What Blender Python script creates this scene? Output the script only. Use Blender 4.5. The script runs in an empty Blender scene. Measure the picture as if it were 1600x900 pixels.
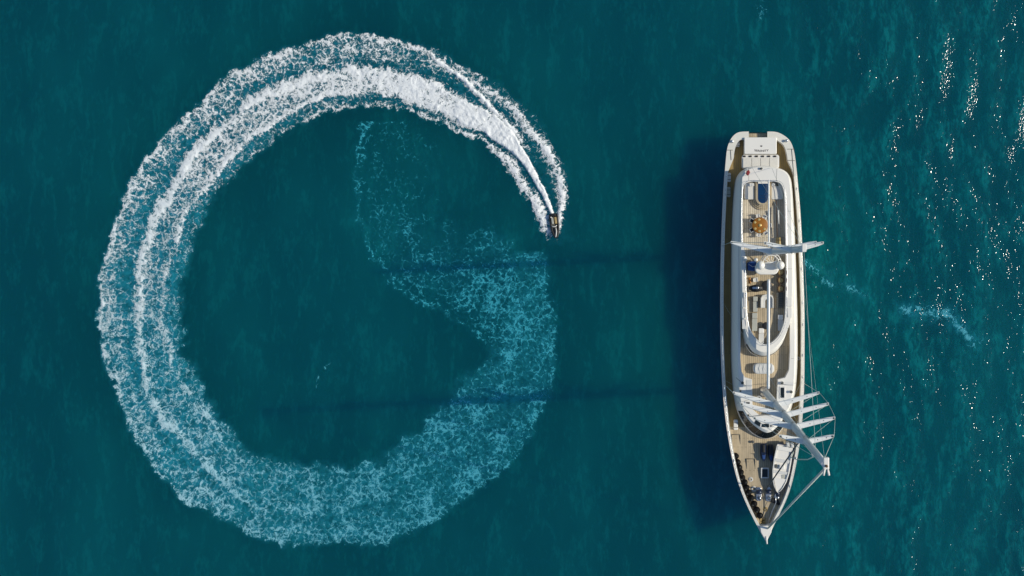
import bpy, bmesh, math, random
import numpy as np
from mathutils import Vector, Matrix
from mathutils.geometry import tessellate_polygon

random.seed(7)
rng = np.random.default_rng(7)
scene = bpy.context.scene
col = scene.collection

# ------------------------------------------------------------------ camera
# a drone hovering 130 m up, looking straight down; the picture is an off-centre crop
H = 130.0            # height above the water, metres
FPX = 1429.0         # focal length in photograph pixels (1600 wide)
NU, NV = 1026.0, 408.0   # nadir in the photograph
S0 = FPX / H         # pixels per metre on the water

def W(u, v, z=0.0):
    k = (H - z) / FPX
    return Vector(((u - NU) * k, -(v - NV) * k, z))

cam_data = bpy.data.cameras.new('camera')
cam_data.sensor_width = 36.0
cam_data.lens = FPX / 1600.0 * 36.0
cam_data.shift_x = (800.0 - NU) / 1600.0
cam_data.shift_y = -(450.0 - NV) / 1600.0
cam_data.clip_start = 1.0
cam_data.clip_end = 20000.0
cam = bpy.data.objects.new('camera', cam_data)
cam.location = (0, 0, H)
col.objects.link(cam)
scene.camera = cam

# ------------------------------------------------------------------ light
SUN_EL = math.radians(35.0)
sd = Vector((1.0, 0.05, 0)).normalized() * math.cos(SUN_EL)
sun_dir = Vector((sd.x, sd.y, math.sin(SUN_EL)))
world = bpy.data.worlds.new('World')
scene.world = world
world.use_nodes = True
wn = world.node_tree
wn.nodes.clear()
sky = wn.nodes.new('ShaderNodeTexSky')
sky.sky_type = 'NISHITA'
sky.sun_disc = False
sky.sun_elevation = SUN_EL
sky.ozone_density = 3.0
sky.air_density = 1.1
sky.dust_density = 0.2
sky.sun_rotation = math.atan2(sun_dir.x, sun_dir.y)
bg = wn.nodes.new('ShaderNodeBackground')
bg.inputs['Strength'].default_value = 0.105
wo = wn.nodes.new('ShaderNodeOutputWorld')
wn.links.new(sky.outputs[0], bg.inputs['Color'])
wn.links.new(bg.outputs[0], wo.inputs['Surface'])

sl = bpy.data.lights.new('sun', 'SUN')
sl.energy = 4.0
sl.angle = math.radians(0.53)
sl.color = (1.0, 0.935, 0.80)
sun = bpy.data.objects.new('sun', sl)
sun.location = sun_dir * 200
sun.rotation_euler = sun_dir.to_track_quat('Z', 'Y').to_euler()
col.objects.link(sun)

vs = scene.view_settings
vs.view_transform = 'Standard'
vs.look = 'None'
vs.exposure = 0.0
vs.gamma = 1.0
scene.render.engine = 'CYCLES'
scene.cycles.max_bounces = 6
scene.cycles.transparent_max_bounces = 6
scene.cycles.sample_clamp_indirect = 4.0
scene.cycles.sample_clamp_direct = 0.0

# ------------------------------------------------------------------ node helpers
class NT:
    """small wrapper round a material's node tree"""
    def __init__(self, name):
        self.m = bpy.data.materials.new(name)
        self.m.use_nodes = True
        self.t = self.m.node_tree
        self.t.nodes.clear()
        self.out = self.t.nodes.new('ShaderNodeOutputMaterial')
    def n(self, typ, **kw):
        nd = self.t.nodes.new(typ)
        for k, v in kw.items():
            setattr(nd, k, v)
        return nd
    def set(self, sock, v):
        if hasattr(v, 'is_output') or isinstance(v, bpy.types.NodeSocket):
            self.t.links.new(v, sock)
        else:
            sock.default_value = v
    def math(self, op, a, b=None, c=None, clamp=False):
        nd = self.n('ShaderNodeMath', operation=op, use_clamp=clamp)
        self.set(nd.inputs[0], a)
        if b is not None: self.set(nd.inputs[1], b)
        if c is not None: self.set(nd.inputs[2], c)
        return nd.outputs[0]
    def vmath(self, op, a, b=None, scale=None):
        nd = self.n('ShaderNodeVectorMath', operation=op)
        self.set(nd.inputs[0], a)
        if b is not None: self.set(nd.inputs[1], b)
        if scale is not None: self.set(nd.inputs['Scale'], scale)
        return nd.outputs[0]
    def ramp(self, v, a, b, lo=0.0, hi=1.0, smooth=True):
        nd = self.n('ShaderNodeMapRange', interpolation_type='SMOOTHSTEP' if smooth else 'LINEAR')
        nd.clamp = True if not smooth else nd.clamp
        self.set(nd.inputs['Value'], v)
        self.set(nd.inputs['From Min'], a); self.set(nd.inputs['From Max'], b)
        self.set(nd.inputs['To Min'], lo); self.set(nd.inputs['To Max'], hi)
        return nd.outputs[0]
    def mix(self, f, a, b):
        nd = self.n('ShaderNodeMix', data_type='RGBA')
        self.set(nd.inputs[0], f); self.set(nd.inputs[6], a); self.set(nd.inputs[7], b)
        return nd.outputs[2]
    def noise(self, vec, scale, detail=2.0, rough=0.5, dist=0.0, typ='FBM', out=0):
        nd = self.n('ShaderNodeTexNoise', noise_dimensions='3D', noise_type=typ)
        self.set(nd.inputs['Vector'], vec)
        nd.inputs['Scale'].default_value = scale
        nd.inputs['Detail'].default_value = detail
        nd.inputs['Roughness'].default_value = rough
        nd.inputs['Distortion'].default_value = dist
        return nd.outputs[out]
    def attr(self, name):
        return self.n('ShaderNodeAttribute', attribute_name=name)
    def pos(self):
        return self.n('ShaderNodeNewGeometry').outputs['Position']
    def scaled(self, vec, s, rot=0.0, loc=(0, 0, 0)):
        nd = self.n('ShaderNodeMapping')
        self.set(nd.inputs['Vector'], vec)
        nd.inputs['Scale'].default_value = s
        nd.inputs['Rotation'].default_value = (0, 0, rot)
        nd.inputs['Location'].default_value = loc
        return nd.outputs[0]
    def surface(self, sh):
        self.t.links.new(sh, self.out.inputs['Surface'])
        return self.m

def rgb(r, g, b): return (r, g, b, 1.0)

# ------------------------------------------------------------------ water
WATER_DEEP = (0.0002, 0.053, 0.073)
WATER_PALE = (0.0020, 0.125, 0.142)

def water_shader(t):
    """teal sea: scattering body + clear wind-ruffled surface; aerated water is milky turquoise"""
    milk = t.attr('milk').outputs['Fac']
    crest = t.attr('crest').outputs['Fac']
    P = t.pos()
    sep = t.n('ShaderNodeSeparateXYZ'); t.set(sep.inputs[0], P)
    # chop is livelier on the windward side of the yacht (right), smooth in its lee
    big = t.noise(P, 0.035, 2.0)
    lee = t.math('ADD', sep.outputs[0], t.math('MULTIPLY', t.math('SUBTRACT', big, 0.5), 30.0))
    ruff = t.ramp(lee, -4.0, 30.0, 0.22, 1.0)
    # colour: broad patches, plus pale streaks and flecks that paint in ripple shading
    streak = t.noise(t.scaled(P, (1.0, 0.33, 1.0), 0.10), 0.55, 4.0, 0.6, 0.6)
    broad = t.noise(t.scaled(P, (1.0, 0.5, 1.0)), 0.06, 3.0, 0.55)
    fleck = t.noise(t.scaled(P, (1.0, 0.42, 1.0), 0.06), 1.9, 3.0, 0.6, 0.5)
    streak = t.math('ADD', streak, t.math('MULTIPLY', t.math('SUBTRACT', fleck, 0.5), 0.55))
    tint = t.math('ADD', t.math('MULTIPLY', t.math('MULTIPLY', t.ramp(streak, 0.46, 0.78), t.math('MAXIMUM', ruff, 0.40)), 0.75),
                  t.math('MULTIPLY', t.ramp(broad, 0.35, 0.75), 0.30))
    tint = t.math('ADD', tint, t.math('MULTIPLY', crest, t.ramp(fleck, 0.38, 0.62, 0.12, 0.75)), clamp=True)  # swell crests lightened as if back-lit, painted into the colour
    body = t.mix(tint, rgb(*WATER_DEEP), rgb(*WATER_PALE))
    # relief: long lazy swell ridges, chop, ripples
    n1 = t.noise(t.scaled(P, (1.0, 0.42, 1.0), 0.12), 0.42, 3.0, 0.55, 0.4)
    n2 = t.noise(t.scaled(P, (1.0, 0.55, 1.0), -0.15), 1.3, 2.0, 0.5, 0.5)
    n3 = t.noise(t.scaled(P, (1.0, 0.8, 1.0), 0.3), 4.1, 1.0, 0.5, 0.3)
    gust = t.ramp(t.noise(t.scaled(P, (1.0, 0.6, 1.0)), 0.16, 2.0), 0.36, 0.66, 0.70, 1.12)
    h = t.math('ADD', t.math('MULTIPLY', n1, 0.09), t.math('MULTIPLY', gust, t.math('ADD', t.math('MULTIPLY', n2, 0.085), t.math('MULTIPLY', n3, 0.073))))
    h = t.math('MULTIPLY', h, ruff)
    bump = t.n('ShaderNodeBump')
    bump.inputs['Strength'].default_value = 1.0
    bump.inputs['Distance'].default_value = 1.0
    t.set(bump.inputs['Height'], h)
    nrm = bump.outputs[0]
    mk = t.math('MULTIPLY', milk, t.ramp(t.noise(P, 1.1, 4.0, 0.6, 0.6), 0.30, 0.66, 0.35, 1.15), clamp=True)
    body = t.mix(mk, body, rgb(0.014, 0.25, 0.33))
    pb = t.n('ShaderNodeBsdfPrincipled')
    pb.subsurface_method = 'BURLEY'
    t.set(pb.inputs['Base Color'], body)
    t.set(pb.inputs['Normal'], nrm)
    pb.inputs['Roughness'].default_value = 0.3
    pb.inputs['Specular IOR Level'].default_value = 0.0
    # light wanders sideways in the water, so shadows on it are blurred
    pb.inputs['Subsurface Weight'].default_value = 0.96
    pb.inputs['Subsurface Radius'].default_value = (0.15, 0.45, 1.0)
    pb.inputs['Subsurface Scale'].default_value = 34.0
    # the mirror of the surface itself: sky reflection and sun glitter
    gl = t.n('ShaderNodeBsdfGlossy', distribution='BECKMANN')
    gl.inputs['Color'].default_value = (1, 1, 1, 1)
    gl.inputs['Roughness'].default_value = 0.15
    t.set(gl.inputs['Normal'], nrm)
    fr = t.n('ShaderNodeFresnel'); fr.inputs['IOR'].default_value = 1.333
    t.set(fr.inputs['Normal'], nrm)
    mx = t.n('ShaderNodeMixShader')
    t.set(mx.inputs[0], fr.outputs[0])
    t.t.links.new(pb.outputs[0], mx.inputs[1]); t.t.links.new(gl.outputs[0], mx.inputs[2])
    return mx.outputs[0]

t = NT('sea_water')
M_WATER = t.surface(water_shader(t))

def swell(X, Y):
    """height of the gentle swell, metres (fades to calm far out and in the yacht's lee)"""
    r = np.hypot(X + 10, Y)
    a = np.clip(1.2 - r / 400.0, 0, 1) * (0.35 + 0.65 / (1 + np.exp(-(X - 16) / 8.0)))
    wx = X + 2.2 * np.sin(0.11 * Y + 0.6 * np.sin(0.05 * X)) + 1.3 * np.sin(0.23 * Y + 0.07 * X + 2)
    m = 0.5 + 0.5 * np.sin(0.17 * X + 0.21 * Y + 1.7 * np.sin(0.06 * Y))
    w = 0.055 * m * np.sin(1.45 * wx + 0.10 * Y) + 0.05 * np.sin(0.83 * wx - 0.17 * Y + 0.7) \
      + 0.03 * (1 - m) * np.sin(2.3 * wx + 0.35 * Y + 2.0)
    # a stray set of curved ripples coming in from the upper right
    rr = np.hypot(X - 66.0, Y - 24.0)
    k = np.exp(-((rr - 24) / 13.0) ** 2) * np.exp(-((Y - 20) / 20.0) ** 2)
    return a * w + 0.055 * k * np.sin(2 * np.pi * rr / 3.6 + 0.6 * np.sin(0.3 * Y))

def np_mesh(name, verts, quads, mat, attrs=None, smooth=True):
    me = bpy.data.meshes.new(name)
    nv, nf = len(verts), len(quads)
    k = quads.shape[1]
    me.vertices.add(nv); me.loops.add(nf * k); me.polygons.add(nf)
    me.vertices.foreach_set('co', np.ascontiguousarray(verts, dtype=np.float32).ravel())
    me.loops.foreach_set('vertex_index', np.ascontiguousarray(quads, dtype=np.int32).ravel())
    me.polygons.foreach_set('loop_start', np.arange(0, nf * k, k, dtype=np.int32))
    me.update(calc_edges=True)
    me.validate()
    me.polygons.foreach_set('use_smooth', np.full(len(me.polygons), smooth))
    if attrs:
        for nm, arr in attrs.items():
            at = me.attributes.new(nm, 'FLOAT', 'POINT')
            at.data.foreach_set('value', np.ascontiguousarray(arr, dtype=np.float32))
    me.materials.append(mat)
    o = bpy.data.objects.new(name, me)
    col.objects.link(o)
    return o

def grid_quads(nx, ny):
    i = np.arange(nx * ny).reshape(ny, nx)
    return np.stack([i[:-1, :-1], i[:-1, 1:], i[1:, 1:], i[1:, :-1]], -1).reshape(-1, 4)

far = np.array([-6000, -3000, -1500, -800, -450, -280, -190, -140])
gx = np.concatenate([far, np.arange(-104, 64.1, 0.40), [80, 110, 150, 200, 300, 500, 900, 1600, 3000, 6000]])
gy = np.concatenate([far, [-100, -75], np.arange(-56, 48.1, 0.45), [60, 80, 110, 150, 200, 300, 500, 900, 1600, 3000, 6000]])
GX, GY = np.meshgrid(gx, gy)
vz = swell(GX, GY)
# ------------------------------------------------------------------ the wake
CX, CY = 515.0, 455.0
def polar(pts):
    a = np.array(pts, float)
    th = np.degrees(np.arctan2(-(a[:, 1] - CY), a[:, 0] - CX))
    r = np.hypot(a[:, 0] - CX, a[:, 1] - CY)
    th = np.where(th < -24, th + 360, th)
    # unwrap along the list
    for i in range(1, len(th)):
        while th[i] - th[i-1] < -180: th[i] += 360
        while th[i] - th[i-1] > 180: th[i] -= 360
    o = np.argsort(th)
    return th[o], r[o]
def rline(pts):
    th, r = polar(pts)
    return lambda T: np.interp(T, th, r)

OUT = rline([(893,368),(892,345),(888,300),(886,262),(868,235),(856,210),(832,172),(800,148),(765,122),(735,103),(705,88),(670,74),(640,65),(600,57),(545,50),(500,57),(455,72),(415,82),(360,110),(320,148),(290,175),(250,210),(225,245),(205,275),(185,320),(170,360),(155,420),(150,470),(147,490),(152,520),(160,570),(170,600),(185,640),(210,685),(230,720),(250,755),(290,785),(310,800),(370,828),(410,845),(460,857),(520,856),(560,855),(610,848),(650,833),(700,805),(740,778),(780,750),(803,720),(830,690),(848,650),(860,610),(872,570),(876,535),(872,500),(862,450)])
INN = rline([(856,374),(842,352),(826,325),(812,300),(790,265),(768,238),(748,222),(720,208),(700,200),(660,185),(620,176),(560,174),(515,179),(500,190),(470,203),(430,222),(410,240),(385,265),(365,285),(340,310),(325,330),(315,360),(305,400),(297,430),(290,470),(290,510),(295,545),(305,575),(320,600),(342,640),(368,668),(395,700),(440,715),(470,720),(520,719),(550,721),(580,714),(606,697),(640,668),(670,645),(690,612),(710,582),(745,555),(760,520)])
RB1 = rline([(866,332),(858,310),(846,285),(830,255),(815,228),(800,205),(775,178),(750,168),(700,142),(650,120),(600,110),(550,107),(500,117),(445,130),(407,147),(370,175),(327,212),(295,243),(280,268),(255,308),(237,340),(230,370),(219,400),(211,435),(208,457),(213,497),(213,542),(223,585),(230,625),(245,650),(270,676),(295,706),(316,728),(335,750),(362,768),(392,793),(430,800),(480,806),(530,800),(600,780),(660,740),(740,690),(800,600),(810,500)])
RB2 = rline([(862,336),(851,314),(838,291),(821,263),(800,238),(775,220),(725,194),(700,180),(650,160),(600,148),(550,146),(520,148),(482,162),(445,182),(407,205),(370,232),(345,262),(330,285),(310,307),(295,335),(280,370),(275,397),(265,425),(260,462),(257,510),(267,542),(270,567),(280,585),(292,600),(312,627),(337,660),(350,697),(370,715),(432,732),(462,738),(495,745),(560,745),(620,705),(660,672),(720,640),(770,560),(780,500)])
CREST = rline([(810,215),(800,203),(762,163),(737,138),(712,114),(675,89),(640,70),(605,60),(560,56)])
INL = rline([(852,368),(842,345),(832,322),(816,300),(794,260),(770,238),(742,219),(707,202),(675,191),(640,179),(612,170),(575,168),(520,174),(470,196),(420,228)])
BOW = rline([(872,372),(874,352),(876,335),(878,318),(879,300),(874,275),(862,250),(850,230),(826,203),(800,168),(750,135)])

def tab(T, pairs):
    p = np.array(pairs, float)
    return np.interp(T, p[:, 0], p[:, 1])
def sst(a, b, x):
    y = np.clip((x - a) / (b - a), 0.0, 1.0)
    return y * y * (3 - 2 * y)
def bell(x, w):
    return np.exp(-(x / w) ** 2)

# cheap smooth value noise for lumpy outlines and patchiness
def vnoise(x, y, seed=0):
    xi = np.floor(x).astype(int); yi = np.floor(y).astype(int)
    fx = x - xi; fy = y - yi
    fx = fx * fx * (3 - 2 * fx); fy = fy * fy * (3 - 2 * fy)
    def hsh(a, b):
        n = (a * 374761393 + b * 668265263 + seed * 974634777) & 0xffffffff
        n = ((n ^ (n >> 13)) * 1274126177) & 0xffffffff
        return ((n ^ (n >> 16)) & 0xffff) / 65535.0
    return (hsh(xi, yi) * (1 - fx) + hsh(xi + 1, yi) * fx) * (1 - fy) + (hsh(xi, yi + 1) * (1 - fx) + hsh(xi + 1, yi + 1) * fx) * fy
def fnoise(x, y, o=3, seed=0):
    s = 0; a = 0.5; tot = 0
    for i in range(o):
        s = s + a * vnoise(x * 2 ** i, y * 2 ** i, seed + i * 17); tot += a; a *= 0.55
    return s / tot

STEP = 1.25
ux = np.arange(125, 912, STEP); uy = np.arange(28, 884, STEP)
U, V = np.meshgrid(ux, uy)
# wobble the whole pattern so no edge is a clean curve
T0 = np.degrees(np.arctan2(-(V - CY), U - CX)); T0 = np.where(T0 < 11.5, T0 + 360, T0)
wob = 1.6 + 7.0 * sst(25, 75, T0)
Uw = U + wob * (fnoise(U / 26, V / 26, 4, 3) - 0.5) * 2
Vw = V + wob * (fnoise(U / 26, V / 26, 4, 91) - 0.5) * 2
R = np.hypot(Uw - CX, Vw - CY)
R = R + (1.5 + 4.0 * sst(25, 75, T0)) * (fnoise(U / 8, V / 8, 3, 33) - 0.5)
T = np.degrees(np.arctan2(-(Vw - CY), Uw - CX))
T = np.where(T < 11.5, T + 360, T)          # 11.5 .. 371.5, starting just ahead of the boat
ro, ri = OUT(T), INN(T)
b1, b2 = RB1(T), RB2(T)
fray = (fnoise(U / 9, V / 9, 4, 61) - 0.5) + 0.8 * sst(60, 200, T) * (fnoise(U / 24, V / 24, 3, 67) - 0.5)
dO = ro - R + 11 * fray           # inside the outer edge > 0
dI = R - ri + 20 * fray          # outside the inner edge > 0
inring = sst(-2.0, 3 + 5 * sst(30, 90, T), dO) * sst(-2, 4 + 8 * sst(30, 90, T) + 26 * sst(300, 340, T), dI)
young = tab(T, [(12, 1), (100, 1), (150, .85), (200, .6), (250, .35), (300, .15), (350, .05), (372, 0)])
# main churned band between its two ridges
soft = 1.5 + 4.5 * sst(25, 80, T)
inband = sst(-soft, soft, b1 - R) * sst(-soft, soft, R - b2)
mid = tab(T, [(12, 1.05), (36, 1.05), (52, .95), (66, .86), (80, .78), (95, .64), (115, .56), (150, .49), (180, .44), (215, .42), (250, .48), (300, .50), (350, .46), (372, .4)])
rid1 = tab(T, [(18.5, 0), (20, .3), (40, .5), (60, .86), (80, .90), (100, .90), (140, .85), (180, .78), (220, .72), (250, .60), (270, .5), (300, .40), (350, .38), (372, .3)])
rid2 = tab(T, [(18.5, 0), (20, .3), (40, .5), (60, .8), (80, .74), (100, .78), (140, .78), (180, .66), (220, .66), (250, .55), (290, .46), (350, .36), (372, .3)])
cov = inband * sst(17.8, 19.2, T) * mid
inband = inband * sst(17.5, 19.0, T)
rwid = 0.35 + 0.65 * sst(25, 70, T)
cov = np.maximum(cov, rid1 * bell(R - (b1 - 6 * rwid), 12 * rwid))
cov = np.maximum(cov, rid2 * bell(R - b2 - 3 * rwid, 8 * rwid))
# outer lace between the band and the outer edge, densest at the edge, with a dark trough next to the band
span = np.maximum(ro - b1, 8)
fo = np.clip((R - b1) / span, 0, 1.2)
lace_o = tab(T, [(12, .0), (45, .15), (62, .36), (80, .48), (110, .48), (150, .45), (200, .45), (250, .50), (300, .50), (350, .46), (372, .42)])
prof = 0.70 + 0.30 * sst(0.10, 0.55, fo)
edge = tab(T, [(12, .0), (50, .30), (75, .62), (110, .66), (160, .68), (200, .66), (240, .55), (300, .52), (350, .48), (372, .44)])
outer = np.maximum(lace_o * prof, edge * bell(dO - 9, 11)) * (R > b1 - 3) * sst(-1, 3, dO)
trough = tab(T, [(12, .0), (50, .25), (75, .16), (110, .10), (200, .08), (260, .0)])
cov = np.maximum(cov, outer - trough * bell(fo - 0.16, 0.16))
# crest line and bow wave on the outer side of the young wake, thin foam line on the inner side
g = (T > 28) & (T < 100)
cov = np.maximum(cov, np.where(g, tab(T, [(30, .0), (42, .85), (60, .92), (80, .75), (95, .2)]) * bell(R - CREST(T), 5.5), 0))
gb = (T > 11.6) & (T < 62)
bw = tab(T, [(12, 3), (15, 5), (20, 9), (30, 11), (45, 11), (60, 9)])
cov = np.maximum(cov, np.where(gb, tab(T, [(13.5, .0), (15.5, .75), (18, .9), (25, .88), (40, .72), (52, .58), (62, .3)]) * bell(R - BOW(T), bw), 0))
gi = (T < 130)
iw = tab(T, [(12, 7), (15, 12), (18, 14), (24, 13), (30, 11), (45, 9), (100, 6), (130, 5)])
cov = np.maximum(cov, np.where(gi, tab(T, [(12.6, 0), (14, .45), (15.5, .86), (20, .88), (40, .66), (70, .62), (100, .58), (130, .1)]) * bell(R - INL(T) - iw * 0.45, iw), 0))
# inner, older fringe: milky but with few threads
inn = tab(T, [(12, .05), (90, .24), (130, .28), (180, .28), (230, .34), (300, .42), (350, .38), (372, .32)])
cov = np.maximum(cov, inn * sst(0, 10, dI) * (R < b2 + 3))
oldp = sst(120, 220, T)
cov = cov * inring * (0.80 - 0.26 * oldp + (0.42 + 0.62 * oldp) * fnoise(U / 19, V / 19, 4, 12))
milk = inring * tab(T, [(12, .25), (60, .4), (100, .62), (180, .86), (230, .74), (260, .52), (300, .34), (350, .26), (372, .22)])
milk = milk * (0.45 + 0.55 * sst(2, 24, np.minimum(dO, dI)))
milk = milk * (0.75 + 0.5 * fnoise(U / 30, V / 30, 3, 40)) * np.where(T < 70, 0.5 + 0.5 * sst(15, 70, T), 1)
white = tab(T, [(12, 1), (130, .95), (180, .80), (215, .54), (245, .32), (270, .19), (300, .10), (340, .06), (372, .05)])

# the oldest stretch: a faint lace patch curling inside the ring
poly_o = np.array([(560,188),(553,230),(556,300),(560,350),(575,390),(598,428),(640,460),(690,490),(730,515),(760,545),(800,560),(876,540),(872,505),(862,455),(858,410),(830,395),(800,365),(772,338),(745,348),(722,338),(690,335),(705,300),(720,250),(716,215),(690,198),(640,184)], float)
def poly_sd(px, py, poly):
    """signed distance, inside positive"""
    d = np.full(px.shape, 1e9); ins = np.zeros(px.shape, bool)
    n = len(poly)
    for i in range(n):
        a = poly[i]; b = poly[(i + 1) % n]
        e = b - a
        tt = np.clip(((px - a[0]) * e[0] + (py - a[1]) * e[1]) / (e @ e), 0, 1)
        d = np.minimum(d, np.hypot(px - a[0] - tt * e[0], py - a[1] - tt * e[1]))
        c = ((a[1] > py) != (b[1] > py)) & (px < (b[0] - a[0]) * (py - a[1]) / (b[1] - a[1] + 1e-12) + a[0])
        ins ^= c
    return np.where(ins, d, -d)
sdp = poly_sd(Uw, Vw, poly_o) + 22 * fray + 14 * (fnoise(U / 30, V / 30, 2, 19) - 0.5)
inp = sst(-4, 26, sdp)
patch = fnoise(U / 45, V / 45, 3, 77)
low = sst(300, 420, V)                        # fresher towards the bottom
lc = inp * (0.26 + 0.15 * low + 0.60 * (patch - 0.5)) * (1 - 0.55 * bell(np.hypot((U - 715) / 1.2, (V - 265) / 1.4), 45)) 
rim_l = bell(sdp - 5, 7) * sst(470, 380, U - 0.25 * V + 0) * 0.0
left_rim = bell(sdp - 5, 6) * (U < 760) * (V > 190) * ((U < 640) | (V > 430))
lc = np.maximum(lc, left_rim * (0.46 + 0.45 * (fnoise(U / 30, V / 30, 2, 5) - 0.4)))
head = bell(np.hypot(Uw - 700, (Vw - 346) * 1.2), 26) + bell(np.hypot((Uw - 790) * 0.6, Vw - 380), 26) + bell(np.hypot(Uw - 850, (Vw - 430) * 0.5), 20)
lc = np.maximum(lc, inp * np.clip(head, 0, 1) * 0.36)
lm = inp * sst(0, 40, sdp) * (0.02 + 0.10 * low + 0.12 * (patch - 0.5)) + 0.10 * inp * np.clip(head, 0, 1) + 0.10 * left_rim
ringsel = inring > 0.02
cov = np.maximum(cov, lc)
milk = np.maximum(milk, lm)
white = np.maximum(white * sst(0.0, 0.5, inring), 0.05)

# carry the milkiness of the churned water over to the sea's own grid
SU, SV = NU + GX * S0, NV - GY * S0
ii = np.clip(np.round((SV - uy[0]) / STEP).astype(int), 0, len(uy) - 1); jj = np.clip(np.round((SU - ux[0]) / STEP).astype(int), 0, len(ux) - 1)
inside = (SU > ux[0]) & (SU < ux[-1]) & (SV > uy[0]) & (SV < uy[-1])
sea_milk = np.where(inside, milk[ii, jj], 0.0)
for (a0, b0, w0, s0_) in (((1415, 485), (1482, 492), 15, .34), ((1482, 492), (1525, 535), 15, .34), ((1262, 412), (1350, 462), 13, .22)):
    e0_ = np.array(b0, float) - a0
    tt = np.clip(((SU - a0[0]) * e0_[0] + (SV - a0[1]) * e0_[1]) / (e0_ @ e0_), 0, 1)
    sea_milk = np.maximum(sea_milk, s0_ * bell(np.hypot(SU - a0[0] - tt * e0_[0], SV - a0[1] - tt * e0_[1]), w0) * sst(.2, .7, fnoise(SU / 16, SV / 16, 3, 44)))
sea = np_mesh('sea', np.stack([GX, GY, vz], -1).reshape(-1, 3), grid_quads(len(gx), len(gy)), M_WATER,
              {'milk': sea_milk.ravel(), 'crest': (np.clip(vz / 0.10, 0, 1) * sst(14, 34, GX)).ravel()})  # crest: where the painted back-light of the swell goes
sea['kind'] = 'structure'
sea['label'] = 'deep teal sea, ruffled and sparkling on the right'

keep_v = (np.maximum(inring, inp) > 0.0)
q = grid_quads(len(ux), len(uy))
kf = keep_v.ravel()[q].any(1)
q = q[kf]
used = np.zeros(U.size, bool); used[q.ravel()] = True
remap = -np.ones(U.size, int); remap[used] = np.arange(used.sum())
Xw = (U - NU) / S0; Yw = -(V - NV) / S0
relief = (0.05 * cov + 0.60 * young * np.maximum(cov - 0.42, 0) * (0.25 + fnoise(U / 6, V / 6, 3, 8))) * np.where(T < 60, 1.0, 0.7)
Zw = swell(Xw, Yw) + 0.012 + relief
vv = np.stack([Xw, Yw, Zw], -1).reshape(-1, 3)[used]

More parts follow.
